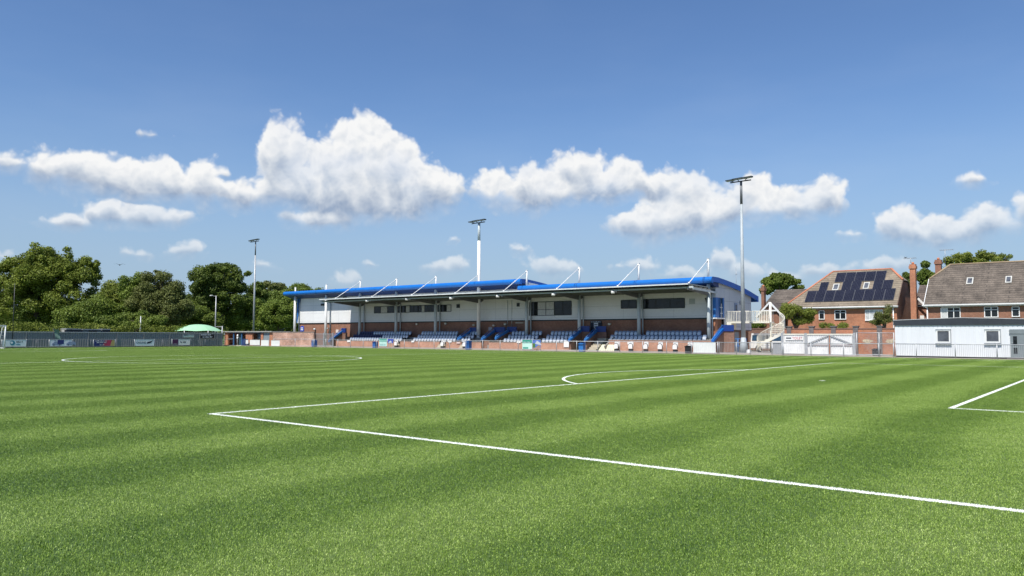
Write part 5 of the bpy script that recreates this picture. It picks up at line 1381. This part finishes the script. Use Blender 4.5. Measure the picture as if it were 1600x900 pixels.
# ------------------------------------------------------------------ houses behind
def hwindow(px0, px1, pyt, pyb, Y, n, parent, split=0.3, curtains=()):
    a = PY(px0, pyt, Y); b = PY(px1, pyb, Y); x0, x1, zt, zb = a[0], b[0], a[2], b[2]; t = .07
    mb = MB(); yf, yb_ = Y-.06, Y+.02
    mb.box(x0, x1, yf, yb_, zt-t, zt); mb.box(x0-.05, x1+.05, yf-.05, yb_, zb-.02, zb+t)
    for k in range(n+1):
        x = x0+(x1-x0)*k/n; mb.box(x-t*.6, x+t*.6, yf+.002, yb_, zb+t, zt-t)
    z = zt-(zt-zb)*split; mb.box(x0, x1, yf+.004, yb_, z-.03, z+.03)
    w = mb.build('window', M_white, parent)
    for k in range(n):
        mb = MB(); mb.box(x0+(x1-x0)*k/n+t*.5, x0+(x1-x0)*(k+1)/n-t*.5, Y-.015, Y+.01, zb+t, zt-t)
        mb.build('pane', M_curtain if k in curtains else M_glass, w)
    return w
def ridge(a, b, r, m, parent): mb = MB(); mb.tube(a, b, r, n=8); mb.build('ridge_tiles', m, parent)
YHs, YRd = 86.0, 90.6
def skylight(px0, px1, pyt, pyb, P0, P1, P2, parent):
    """window lying in the roof plane through P0 P1 P2"""
    n = (Vector(P1)-Vector(P0)).cross(Vector(P2)-Vector(P0)).normalized()
    if n.y > 0: n = -n
    def hit(px, py):
        d = Vector(ray(px, py)); c = Vector(CAM); t = (Vector(P0)-c).dot(n)/d.dot(n); return c+d*t
    q = [hit(px0, pyb), hit(px1, pyb), hit(px1, pyt), hit(px0, pyt)]
    # square it up along the slope
    u = Vector((1, 0, 0)); v = n.cross(u).normalized(); v = v if v.z > 0 else -v
    c = sum(q, Vector())/4; hw = ((q[1]-q[0]).length+(q[2]-q[3]).length)/4; hh = ((q[3]-q[0]).length+(q[2]-q[1]).length)/4
    return c, u, v, n, hw, hh
def slab(mb, c, u, v, n, hw, hh, d0, d1, mi=0):
    P = [c-u*hw-v*hh+n*d0, c+u*hw-v*hh+n*d0, c+u*hw+v*hh+n*d0, c-u*hw+v*hh+n*d0, c-u*hw-v*hh+n*d1, c+u*hw-v*hh+n*d1, c+u*hw+v*hh+n*d1, c-u*hw+v*hh+n*d1]
    mb.hexa(P, mi)
def roofwindow(px0, px1, pyt, pyb, pl, parent):
    c, u, v, n, hw, hh = skylight(px0, px1, pyt, pyb, *pl, parent)
    mb = MB(); slab(mb, c, u, v, n, hw, hh, 0.0, .09); w = mb.build('roof_window', mat('skylight_frame', (.50, .50, .46), rough=.5), parent)
    mb = MB(); slab(mb, c, u, v, n, hw*.66, hh*.74, .091, .10); mb.build('pane', M_glassg, w)
# house with solar panels
EL = PY(1222, 480, YHs); ER = PY(1402, 479, YHs); ze = 5.12
EL = (EL[0], YHs, ze); ER = (ER[0], YHs, ze)
RL = PY(1302, 424, YRd); RRt = PY(1393, 420, YRd); zr = (RL[2]+RRt[2])/2
RL = (RL[0], YRd, zr); RRt = (RRt[0], YRd, zr)
slope = (zr-ze)/(YRd-YHs)
V1z = PX(1412, 437.5, ER[0])[2]; V1y = YHs+(V1z-ze)/slope; V1 = (ER[0], V1y, V1z); V2 = (ER[0], 2*YRd-V1y, V1z)
EBL = (EL[0], 2*YRd-YHs, ze); EBR = (ER[0], 2*YRd-YHs, ze)
h1 = thing('brick_house', ((EL[0]+ER[0])/2, YHs+2, 0), 'orange brick house with rows of dark solar panels on its buff tiled roof', 'house')
mb = MB(); mb.box(EL[0]+.4, ER[0]-.45, YHs+.35, 2*YRd-YHs-.35, 0, ze-.02)
mb.prism([(YHs+.35, .0), (2*YRd-YHs-.35, .0), (2*YRd-YHs-.35, ze-.02), (V2[1]-.05, V1z-.15), (V1y+.05, V1z-.15), (YHs+.35, ze-.02)], 'x', ER[0]-.44, ER[0]-.15)
w = mb.build('wall', M_brick2, h1)
mb = MB(); mb.sheet([EL, ER, V1, RRt, RL], .12); rf = mb.build('roof', M_tile1, h1)
mb = MB(); mb.sheet([EBR, EBL, RL, RRt, V2], .12); mb.build('rear_roof', M_tile1, h1)
mb = MB(); mb.sheet([V1, V2, RRt], .12); mb.build('half_hip', M_tile1, h1)
mb = MB(); mb.sheet([EBL, EL, RL], .12); mb.build('side_roof', M_tile1, h1)
ridge(EL, RL, .10, M_copper, h1); ridge(RL, RRt, .09, M_copper, h1); ridge(RRt, V1, .13, M_copper, h1)
mb = MB(); mb.tube((EL[0]-.1, YHs-.06, ze-.1), (ER[0]+.1, YHs-.06, ze-.1), .075, n=8); mb.box(EL[0], ER[0], YHs+.02, YHs+.33, ze-.24, ze-.14); mb.build('gutter', M_white, h1)
mb = MB(); mb.beam((ER[0]+.01, YHs-.02, ze-.1), (ER[0]+.01, V1y, V1z-.1), .06, .22); mb.build('bargeboard', mat('barge_brown', (.12, .07, .05), rough=.7), h1)
for p in (1225.5, 1396): x = XY(p, YHs); mb = MB(); mb.tube((x, YHs+.2, 0), (x, YHs+.2, ze-.1), .06, n=8); mb.build('downpipe', M_white, h1)
YW1 = YHs+.35
hwindow(1241, 1263.5, 485.2, 499.3, YW1, 3, h1); hwindow(1280, 1288.2, 485.3, 499, YW1, 1, h1); hwindow(1304.5, 1321.8, 484.6, 499, YW1, 2, h1); hwindow(1352.2, 1379.6, 484, 500.8, YW1, 4, h1, curtains=(0, 1, 2, 3))
x, _, z = PY(1230.6, 487, YW1); mb = MB(); mb.box(x-.18, x+.18, YW1-.1, YW1, z-.25, z+.2); mb.build('alarm_box', M_white, h1)
PL1 = (EL, ER, RL)
roofwindow(1301.5, 1311, 444.2, 453.8, PL1, h1); roofwindow(1349.3, 1358.3, 441.8, 451.8, PL1, h1)
# solar panels row by row: (left px, right px, centre y px, count)
M_pv = brickmat('solar_cells', (.010, .010, .018), (.013, .013, .024), (.075, .08, .10), bw=.165, bh=.24, ms=.008, kind='roof', rough=.18, stain=.15, offset=0.0, bump=0)
def pv(pxa, pxb, pya, pyb, n):
    c0, u, v, nn, hw0, hh = skylight(pxa, pxb, pya, pyb, *PL1, h1)
    W = 2*hw0
    for k in range(n):
        c = c0+u*(-hw0+W*(k+.5)/n)
        mb = MB(); slab(mb, c, u, v, nn, W/n/2-.015, hh*1.06, .06, .10); p = mb.build('solar_panel', mat('pv_frame', (.14, .145, .16), rough=.4), h1)
        mb = MB(); slab(mb, c, u, v, nn, W/n/2-.035, hh*1.06-.02, .101, .106); mb.build('cells', M_pv, p)
pv(1306.6, 1384, 426.3, 439.6, 5); pv(1281, 1294, 442.3, 455, 1); pv(1316, 1345.5, 440.8, 453.6, 2); pv(1364.5, 1395, 439, 452.6, 2); pv(1260.5, 1398, 454.3, 470.3, 9)
# big chimney between the houses
def chimney(px0, px1, pyt, zbase, Y, label, name='chimney', parent=None, m=None, dy=.8):
    x0, x1 = XY(px0, Y), XY(px1, Y); z = PY((px0+px1)/2, pyt, Y)[2]; m = m or M_brick2
    t = parent or thing(name, ((x0+x1)/2, Y+.4, zbase), label, 'chimney')
    mb = MB(); mb.box(x0+.08, x1-.08, Y+.08, Y+dy-.08, zbase, z-.75); s = mb.build('chimney' if parent else 'stack', m, t)
    mb = MB(); mb.box(x0, x1, Y, Y+dy, z-.749, z-.45); mb.box(x0+.06, x1-.06, Y+.06, Y+dy-.06, z-.449, z-.25); mb.build('corbel', m, s)
    mb = MB(); xm = (x0+x1)/2; mb.tube((xm, Y+.4, z-.25), (xm, Y+.4, z), .15, .12, n=10); mb.build('chimney_pot', M_copper, s)
    return t
chimney(1422.7, 1434, 409, 0.0, 87.5, 'tall red brick chimney stack between the two large houses')
# house with weathered grey roof
EL2 = PY(1444, 475.5, YHs); z2 = 5.15; xr = 16.0
EL2 = (EL2[0], YHs, z2); ER2 = (xr, YHs, z2)
RL2 = PY(1485, 413.5, YRd+.4); zr2 = RL2[2]; RL2 = (RL2[0], YRd+.4, zr2); RR2 = (xr, YRd+.4, zr2)
s2 = (zr2-z2)/(YRd+.4-YHs); V1z = PX(1456.5, 437, EL2[0])[2]; V1y = YHs+(V1z-z2)/s2; Va = (EL2[0], V1y, V1z); Vb = (EL2[0], 2*(YRd+.4)-V1y, V1z)
h2 = thing('brick_house', (6, YHs+2, 0), 'red brick house with a large weathered grey tiled roof behind the cabin', 'house')
yb2 = 2*(YRd+.4)-YHs
mb = MB(); mb.prism([(YHs+.35, .0), (yb2-.35, .0), (yb2-.35, z2-.02), (Vb[1]-.05, V1z-.12), (V1y+.05, V1z-.12), (YHs+.35, z2-.02)], 'x', EL2[0]+.15, xr-.2); mb.build('wall', M_brick, h2)
mb = MB(); mb.sheet([EL2, ER2, RR2, RL2, Va], .12); mb.build('roof', M_tile2, h2)
mb = MB(); mb.sheet([(xr, yb2, z2), (EL2[0], yb2, z2), Vb, RL2, RR2], .12); mb.build('rear_roof', M_tile2, h2)
mb = MB(); mb.sheet([Vb, Va, RL2], .12); mb.build('half_hip', M_tile2, h2)
Mrd = mat('ridge_buff', (.36, .27, .17), rough=.9)
ridge(Va, RL2, .10, Mrd, h2); ridge(RL2, RR2, .09, Mrd, h2)
mb = MB(); mb.box(EL2[0]-.2, xr, YHs-.14, YHs+.02, z2-.16, z2-.02); mb.box(EL2[0]-.1, xr, YHs+.021, YHs+.34, z2-.28, z2-.18); mb.build('gutter', M_white, h2)
x = XY(1449.5, YHs); mb = MB(); mb.tube((x, YHs+.2, 0), (x, YHs+.2, z2-.1), .07, n=8); mb.build('downpipe', M_white, h2)
mb = MB(); mb.beam((EL2[0]-.05, YHs-.0, z2-.1), (EL2[0]-.05, V1y, V1z-.08), .06, .2); mb.build('bargeboard', M_white, h2)
hwindow(1470.3, 1500.6, 480.5, 499, YW1, 3, h2, curtains=(0,)); hwindow(1538.2, 1559.6, 479.2, 495.6, YW1, 2, h2); hwindow(1581.2, 1593, 479, 494.8, YW1, 1, h2)
PL2 = (EL2, ER2, RR2)
roofwindow(1510.3, 1520.8, 434.4, 444.4, PL2, h2); roofwindow(1571, 1581, 432.2, 442.4, PL2, h2)
chimney(1462.8, 1474.6, 402, zr2-1.9, 90.3, None, parent=h2, m=M_brick)
# linking low roof between the houses
lk = thing('link_house', (XY(1443, 91), 91, 0), 'small dark roofed link building between the two large brick houses', 'house')
a, b = XY(1432, 90), XY(1456, 90); zt = PY(1445, 445, 92)[2]; zb = PY(1440, 477, 89)[2]
mb = MB(); mb.sheet([(a, 89, zb), (b+1, 89, zb), (b+1, 92.5, zt), (a, 92.5, zt)], .12); mb.build('roof', M_tile3, lk)
mb = MB(); mb.box(a, b, 89.3, 92, 0, zb-.1); mb.build('wall', M_brick, lk)
mb = MB(); mb.beam(PY(1434, 466, 88.6), PY(1448, 480, 88.6), .06, .22); mb.build('bargeboard', M_white, lk)
p = PY(1437.5, 493, 89.2); q = PY(1444, 498, 89.2); mb = MB(); mb.box(p[0], q[0], 89.2, 89.29, q[2], p[2]); mb.build('window', M_white, lk)
# small house at the left
h0 = thing('brick_house', (XY(1222, 94), 95, 0), 'lower brown roofed house with a white gable frame behind the spiral staircase', 'house')
Y0, Y0r = 90.0, 95.5
A = PY(1186.5, 485, Y0); B = PY(1212.5, 453, Y0r); z0 = A[2]; zr0 = B[2]; xr0 = -10.0
A = (A[0], Y0, z0)
mb = MB(); mb.sheet([A, (xr0, Y0, z0), (xr0, Y0r, zr0), (B[0], Y0r, zr0)], .12); mb.build('roof', M_tile2, h0)
mb = MB(); mb.sheet([(A[0], 2*Y0r-Y0, z0), A, (B[0], Y0r, zr0)], .12); mb.build('side_roof', M_tile2, h0)
mb = MB(); mb.box(A[0]+.3, xr0, Y0+.3, 2*Y0r-Y0-.3, 0, z0-.05); mb.build('wall', M_brick, h0)
ap = PY(1203, 471.5, 85); f1 = PY(1181.5, 495, 85); f2 = PY(1224.5, 494, 85); zf = (f1[2]+f2[2])/2
mb = MB(); mb.prism([(f1[0]+.3, 0), (f2[0]-.3, 0), (f2[0]-.3, zf+.15), (ap[0], ap[2]-.25), (f1[0]+.3, zf+.15)], 'y', 85.15, 90.1); mb.build('gable_wall', M_brick, h0)
mb = MB(); mb.hexa([(f1[0]-.1, 85, zf-.1), (ap[0], 85, ap[2]-.1), (ap[0], 91, ap[2]-.1), (f1[0]-.1, 91, zf-.1), (f1[0]-.1, 85, zf+.02), (ap[0], 85, ap[2]+.02), (ap[0], 91, ap[2]+.02), (f1[0]-.1, 91, zf+.02)])
mb.hexa([(ap[0]+.001, 85, ap[2]-.1), (f2[0]+.1, 85, zf-.1), (f2[0]+.1, 91, zf-.1), (ap[0]+.001, 91, ap[2]-.1), (ap[0]+.001, 85, ap[2]+.02), (f2[0]+.1, 85, zf+.02), (f2[0]+.1, 91, zf+.02), (ap[0]+.001, 91, ap[2]+.02)])
mb.build('gable_roof', M_tile3, h0)
mb = MB(); mb.beam((f1[0], 84.93, zf-.08), (ap[0], 84.93, ap[2]-.08), .12, .2); mb.beam((ap[0], 84.935, ap[2]-.08), (f2[0], 84.935, zf-.08), .12, .2)
zm = PY(1203, 485.5, 85)[2]; fr = (ap[2]-zm)/(ap[2]-zf); mb.box(ap[0]-(ap[0]-f1[0])*fr, ap[0]+(f2[0]-ap[0])*fr, 84.9, 85.02, zm-.08, zm+.1); mb.box(ap[0]-.09, ap[0]+.09, 84.91, 85.03, zm-1.4, ap[2]-.2)
mb.build('white_frame', M_white, h0)
chimney(1189, 1195.5, 445, 3.5, 89.0, None, parent=h0, m=M_brick)
# low garage wall and dark roof behind the van
mb = MB(); mb.box(XY(1168, 80), XY(1216, 80), 80, 80.3, 0, PY(1195, 514, 80)[2]); mb.box(XY(1168, 80)-.05, XY(1216, 80)+.05, 79.96, 80.34, PY(1195, 514, 80)[2]+.001, PY(1195, 514, 80)[2]+.09)
one('garden_wall', mb, M_brickd, 'brown garden wall behind the white van and the spiral staircase', 'wall')
# aerials
def aerial(px, pyt, pyb, px0, px1, Y, label):
    x, _, zt = PY(px, pyt, Y); zb = PY(px, pyb, Y)[2]; t = thing('television_aerial', (x, Y, zb), label, 'aerial')
    mb = MB(); mb.tube((x, Y, zb), (x, Y, zt), .03, n=5); mb.build('mast', M_steel, t)
    mb = MB(); a = PY(px0, pyt+1, Y); b = PY(px1, pyt, Y); mb.tube(a, b, .025, n=5)
    for k in range(7): q = Vector(a).lerp(Vector(b), k/6); mb.tube((q.x-.05, q.y-.35, q.z), (q.x+.05, q.y+.35, q.z), .012, n=4, cap=False); mb.tube((q.x, q.y, q.z-.1), (q.x, q.y, q.z+.1), .012, n=4, cap=False)
    mb.build('elements', M_steel, t)
aerial(1476.5, 390, 412, 1469, 1489, 90.6, 'television aerial on the chimney of the grey roofed house')
aerial(1423, 403, 411, 1413, 1431, 87.9, 'smaller television aerial above the tall stack between the houses')

# ------------------------------------------------------------------ foliage
def leafmat(name, dark, light, trans=0.30):
    m, N, L, B = newmat(name)
    g = N.new('ShaderNodeNewGeometry')
    n = N.new('ShaderNodeTexNoise'); n.inputs['Scale'].default_value = 0.35; n.inputs['Detail'].default_value = 3
    L.new(g.outputs['Position'], n.inputs['Vector'])
    a = N.new('ShaderNodeMath'); a.operation = 'MULTIPLY_ADD'; L.new(g.outputs['Random Per Island'], a.inputs[0]); a.inputs[1].default_value = .6
    b = N.new('ShaderNodeMath'); b.operation = 'MULTIPLY_ADD'; L.new(n.outputs['Fac'], b.inputs[0]); b.inputs[1].default_value = 1.4; b.inputs[2].default_value = -.5
    L.new(b.outputs[0], a.inputs[2])
    r = N.new('ShaderNodeValToRGB'); L.new(a.outputs[0], r.inputs[0])
    r.color_ramp.elements[0].color = (*dark, 1); r.color_ramp.elements[1].color = (*light, 1)
    L.new(r.outputs[0], B.inputs['Base Color']); B.inputs['Roughness'].default_value = .55; B.inputs['Specular IOR Level'].default_value = .25
    t = N.new('ShaderNodeBsdfTranslucent'); L.new(r.outputs[0], t.inputs['Color'])
    x = N.new('ShaderNodeMixShader'); x.inputs[0].default_value = trans
    L.new(B.outputs[0], x.inputs[1]); L.new(t.outputs[0], x.inputs[2])
    L.new(x.outputs[0], N['Material Output'].inputs[0])
    return m
L_oak = leafmat('leaf_oak', (.072, .110, .014), (.275, .325, .050))
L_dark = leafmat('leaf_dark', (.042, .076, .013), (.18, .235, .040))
L_yel = leafmat('leaf_yellow_green', (.095, .135, .018), (.30, .34, .06))
L_olive = leafmat('leaf_olive', (.085, .105, .026), (.23, .255, .075))
L_bri = leafmat('leaf_bright', (.085, .14, .020), (.275, .35, .06))
L_mid = leafmat('leaf_mid', (.064, .11, .018), (.235, .30, .050))
def leaves(centres, radii, n, size, seed, flat=0.8, fill=0.45):
    """n leaf-sized quads over the clumps given by centres (k,3) and radii (k,)"""
    rs = np.random.RandomState(seed)
    w = radii**2; w = w/w.sum(); ci = rs.choice(len(radii), n, p=w)
    d = rs.normal(size=(n, 3)); d /= np.linalg.norm(d, axis=1)[:, None]
    rr = np.where(rs.rand(n) < fill, rs.uniform(.2, 1, n), rs.uniform(.78, 1.12, n))
    # ragged clump outline
    f = 1+.22*np.sin(d[:, 0]*7+ci*1.7)*np.sin(d[:, 2]*6+ci)
    p = centres[ci]+d*(radii[ci]*rr*f)[:, None]*np.array([1, 1, flat])
    nn = d*.75+rs.normal(size=(n, 3))*.55+np.array([0, 0, .25]); nn /= np.linalg.norm(nn, axis=1)[:, None]
    t = np.cross(nn, rs.normal(size=(n, 3))); t /= np.linalg.norm(t, axis=1)[:, None]; b = np.cross(nn, t)
    s = size*rs.uniform(.5, 1.15, n)[:, None]
    V = np.stack([p-t*s*.5-b*s*.28, p+t*s*.1-b*s*.42, p+t*s*.6, p+t*s*.1+b*s*.42, p-t*s*.5+b*s*.28], 1)
    return V
def leafobj(name, V, m, parent=None, org=None):
    n = len(V); o_ = ORG[parent.name] if parent is not None else org
    me = bpy.data.meshes.new(name); me.vertices.add(n*5); me.vertices.foreach_set('co', (V-np.array(o_)).astype(np.float32).ravel())
    me.loops.add(n*5); me.loops.foreach_set('vertex_index', np.arange(n*5, dtype=np.int32))
    me.polygons.add(n); me.polygons.foreach_set('loop_start', (np.arange(n)*5).astype(np.int32))
    try: me.polygons.foreach_set('loop_total', np.full(n, 5, np.int32))
    except Exception: pass
    me.materials.append(m); me.update(calc_edges=True)
    o = bpy.data.objects.new(name, me); COL.objects.link(o)
    if parent is not None: o.parent = parent
    else: o.location = o_
    return o
def tree(name, label, lobes, D, m, n, size=.30, seed=1, cat='tree', group=None, clump=.36, k=None, limbs=True, flat=.8, zmin=.4, depth=1.0):
    """lobes: (px, py, half width px, half height px) of the crown as seen, at distance D"""
    rs = np.random.RandomState(seed); sc = D/FPX
    C, Rd = [], []
    cs = [(CAM+ray(px, py)*D, rx*sc, ry*sc) for px, py, rx, ry in lobes]
    tot = sum(a*b for _, a, b in cs)
    for c, rx, ry in cs:
        r0 = clump*min(rx, ry)*1.0+.25
        kk = max(5, int((k or 60)*rx*ry/tot))
        for _ in range(kk):
            d = rs.normal(size=3); d /= np.linalg.norm(d); q = rs.uniform(.35, 1)**.5
            r = r0*rs.uniform(.65, 1.25)
            C.append(c+d*q*np.maximum([rx-r*.85, (rx-r*.85)*depth, ry-r*.75], .15)); Rd.append(r)
    C = np.array(C); Rd = np.array(Rd); C[:, 2] = np.maximum(C[:, 2], zmin+Rd*.5)
    big = max(cs, key=lambda q: q[1]*q[2]); base = np.array([big[0][0], big[0][1], 0.0])
    t = thing(name, tuple(base), label, cat, group)
    leafobj('crown' if cat == 'tree' else 'foliage', leaves(C, Rd, int(n*2.0), size*.74, seed, flat), m, t)
    if limbs:
        mb = MB(); H = big[0][2]; tr = max(.06, min(.55, H*.045))
        pts = [base, base+np.array([.05*H, 0, H*.45]), base+np.array([.0, 0, H*.95])]
        mb.tube(pts[0], pts[1], tr, tr*.75, n=9); mb.tube(pts[1], pts[2], tr*.75, tr*.4, n=8)
        for i in rs.choice(len(C), min(14, len(C)), replace=False):
            f = rs.uniform(.35, .95); s0 = base+np.array([.05*H*min(1, f*2), 0, H*f])
            mid = (s0+C[i])/2+np.array([0, 0, .4]); mb.tube(s0, mid, tr*.3, tr*.2, n=6, cap=False); mb.tube(mid, C[i], tr*.2, tr*.06, n=5, cap=False)
        mb.build('trunk' if cat == 'tree' else 'stem', M_wood, t)
    return t
G1 = 'trees beyond the far end fence'
tree('oak_tree', 'largest oak with a broad dark green crown at the left edge', [(58, 430, 62, 46), (80, 399, 42, 24), (128, 428, 32, 32), (22, 452, 50, 42), (100, 470, 56, 42), (40, 485, 60, 35), (148, 452, 16, 22), (150, 412, 10, 8), (28, 425, 36, 34), (118, 408, 26, 22)], 128, L_oak, 62000, .34, 11, group=G1, k=190, clump=.235)
tree('broadleaf_tree', 'shaded dark tree between the largest oak and the yellow green one', [(150, 485, 40, 30), (120, 495, 40, 24)], 122, L_mid, 15000, .32, 12, group=G1, k=40)
tree('broadleaf_tree', 'lower yellow green tree right beside the largest oak', [(180, 462, 26, 24), (172, 485, 24, 26)], 126, L_yel, 13000, .30, 13, group=G1, k=36)
tree('broadleaf_tree', 'tall bright yellow green tree under the flying bird', [(206, 440, 20, 22), (212, 470, 28, 32), (200, 492, 26, 22)], 124, L_bri, 19000, .30, 14, group=G1, k=46)
tree('olive_tree', 'wide olive brown green tree left of the dark round oak', [(252, 450, 40, 30), (232, 470, 34, 32), (272, 478, 34, 32), (255, 495, 44, 22), (245, 428, 12, 8)], 122, L_olive, 34000, .27, 15, group=G1, k=110, clump=.22)
tree('oak_tree', 'dark round topped oak left of the grey floodlight mast', [(336, 440, 44, 33), (346, 422, 34, 17), (372, 440, 20, 24), (322, 470, 38, 32), (360, 470, 34, 26), (386, 425, 8, 9)], 140, L_dark, 42000, .34, 16, group=G1, k=140, clump=.24)
tree('broadleaf_tree', 'dark low tree directly behind the grey floodlight mast', [(403, 455, 22, 17), (395, 470, 26, 20)], 150, L_dark, 11000, .36, 17, group=G1, k=30)
tree('broadleaf_tree', 'hazy olive green tree far behind the floodlight mast', [(424, 450, 26, 12), (416, 462, 30, 16)], 185, L_olive, 9000, .40, 18, group=G1, k=26)
tree('broadleaf_tree', 'rounded green tree whose top shows above the left end of the stand roof', [(466, 458, 34, 19), (440, 475, 36, 26), (500, 462, 34, 17)], 165, L_mid, 20000, .38, 19, group=G1, k=50)
tree('broadleaf_tree', 'bright green bushy tree behind the brick shelter', [(384, 492, 30, 26), (366, 500, 22, 18), (400, 478, 18, 16)], 142, L_bri, 24000, .27, 20, group=G1, k=60, clump=.28)
tree('broadleaf_tree', 'bright green bushy tree beside the left end of the stand', [(434, 492, 30, 26), (452, 486, 20, 28), (418, 505, 26, 14)], 140, L_bri, 25000, .27, 21, group=G1, k=60, clump=.28)
tree('broadleaf_tree', 'mid green bushy tree behind the green marquee', [(300, 490, 34, 24), (325, 500, 26, 18), (278, 502, 22, 16)], 136, L_mid, 23000, .27, 22, group=G1, k=60, clump=.28)
tree('broadleaf_tree', 'shaded dark tree behind the grey store cabins', [(215, 500, 34, 18), (180, 503, 30, 15), (245, 505, 24, 14)], 116, L_mid, 15000, .28, 23, group=G1, k=44)
G2 = 'trees behind the houses'
tree('broadleaf_tree', 'round dark green tree between the stand and the solar panel house', [(1220, 441, 30, 15), (1200, 450, 15, 13), (1244, 446, 13, 11), (1212, 432, 12, 7)], 122, L_mid, 20000, .27, 31, group=G2, k=60, clump=.3)
tree('broadleaf_tree', 'narrow green tree between the two brick chimneys', [(1446, 418, 9, 17), (1450, 440, 14, 22), (1440, 432, 9, 14)], 122, L_mid, 11000, .24, 32, group=G2, k=40, clump=.3)
tree('broadleaf_tree', 'small dark tree top left of the tall brick stack', [(1416, 432, 7, 7), (1420, 445, 9, 10)], 124, L_dark, 3500, .24, 33, group=G2, k=14)
tree('broadleaf_tree', 'wide yellow green tree rising behind the grey roofed house', [(1528, 405, 48, 14), (1510, 402, 22, 11), (1552, 404, 22, 11), (1520, 425, 50, 22)], 130, L_yel, 24000, .26, 34, group=G2, k=80, clump=.3)
G3 = 'garden shrubs'
tree('garden_shrub', 'yellow green shrub with brown stems in front of the solar panel house', [(1240, 488, 22, 15), (1228, 480, 12, 9), (1262, 492, 16, 14), (1246, 504, 16, 9)], 84, L_yel, 9000, .15, 41, cat='shrub', k=46, clump=.24)
tree('garden_shrub', 'sparse grey green shrub left of the cabin, against the house wall', [(1380, 496, 17, 12), (1388, 484, 6, 10), (1372, 503, 14, 7)], 82, L_olive, 3800, .13, 42, cat='shrub', k=34, clump=.2)
tree('garden_shrub', 'thin creeper hanging over the coping of the orange brick wall', [(1300, 510, 24, 2.5), (1318, 509, 9, 4), (1290, 508, 10, 4)], 73, L_yel, 1400, .12, 43, cat='shrub', k=30, clump=.2, limbs=False)
tree('garden_shrub', 'dark green hedge plant behind the landing of the spiral staircase', [(1185, 508, 20, 6), (1205, 507, 16, 7), (1214, 503, 8, 8)], 95, L_mid, 6000, .17, 44, cat='shrub', k=30, limbs=True)
# the far woodland closes the view behind them
rs = np.random.RandomState(9); C, Rd = [], []
for px in np.arange(-70, 530, 3.2):
    for py in (516, 506, 496, 487):
        D = rs.uniform(190, 215); c = CAM+ray(px+rs.uniform(-2, 2), py+rs.uniform(-4, 4))*D; r = rs.uniform(1.2, 2.1)
        C.append((c[0], c[1], max(c[2], r*.6))); Rd.append(r)
wd = leafobj('woodland', leaves(np.array(C), np.array(Rd), 42000, .62, 10, .9, fill=.6), L_dark, None, org=(-110, 130, 0)); tag(wd, kind='stuff')  # dark leaf colour stands in for the shade behind the hedge
# clipped hedge behind the far fence
rs = np.random.RandomState(5); C, Rd = [], []
y = 9.0
while y < 54:
    zt = 3.02+.16*math.sin(y*.9)+.12*math.sin(y*2.3); zt -= .35*max(0, (y-47)/7)
    for _ in range(5): C.append((-93.6+rs.uniform(-.7, .7), y+rs.uniform(-.5, .5), rs.uniform(.6, zt-.45))); Rd.append(rs.uniform(.4, .65))
    C.append((-93.3+rs.uniform(-.5, .5), y, zt-.35)); Rd.append(.42)
    y += .55
hd = thing('hedge', (-93.6, 31, 0), 'long clipped green hedge behind the far corrugated fence', 'hedge')
leafobj('foliage', leaves(np.array(C), np.array(Rd), 34000, .17, 6, 1.0), L_yel, hd)
mb = MB(); mb.box(-93.75, -93.55, 9, 54, 0, 1.8); mb.build('stems', M_wood, hd)
# birds in flight
def bird(px, py, D, w, label):
    c = CAM+ray(px, py)*D; t = thing('flying_bird', tuple(c), label, 'bird')
    mb = MB(); c = Vector(c); r = Vector(RGT); f = Vector((-.6, .3, -.05)).normalized()
    mb.tube(c-f*w*.45, c-f*w*.1, .02*w, .10*w, n=8); mb.tube(c-f*w*.1, c+f*w*.25, .10*w, .09*w, n=8); mb.tube(c+f*w*.25, c+f*w*.42, .07*w, .015*w, n=8); mb.build('body', M_black, t)
    for s in (-1, 1):
        a = c+f*w*.2; sd = Vector((s*.35, s*.55, 0)).normalized()
        P = [c+f*w*.22, c+f*w*.12+sd*w*.5+Vector((0, 0, w*.22)), c-f*w*.1+sd*w*.95+Vector((0, 0, w*.1)), c-f*w*.1+sd*w*.45+Vector((0, 0, w*.18)), c-f*w*.15]
        mb = MB(); mb.sheet(P[:2]+P[3:], .015*w); mb.sheet([P[1], P[2], P[3]], .012*w); mb.build('wing', M_black, t)
bird(187, 414, 75, .55, 'dark bird flying above the trees right of the largest oak')
bird(1415, 402.5, 80, .35, 'small dark bird flying above the right-hand house roofs')
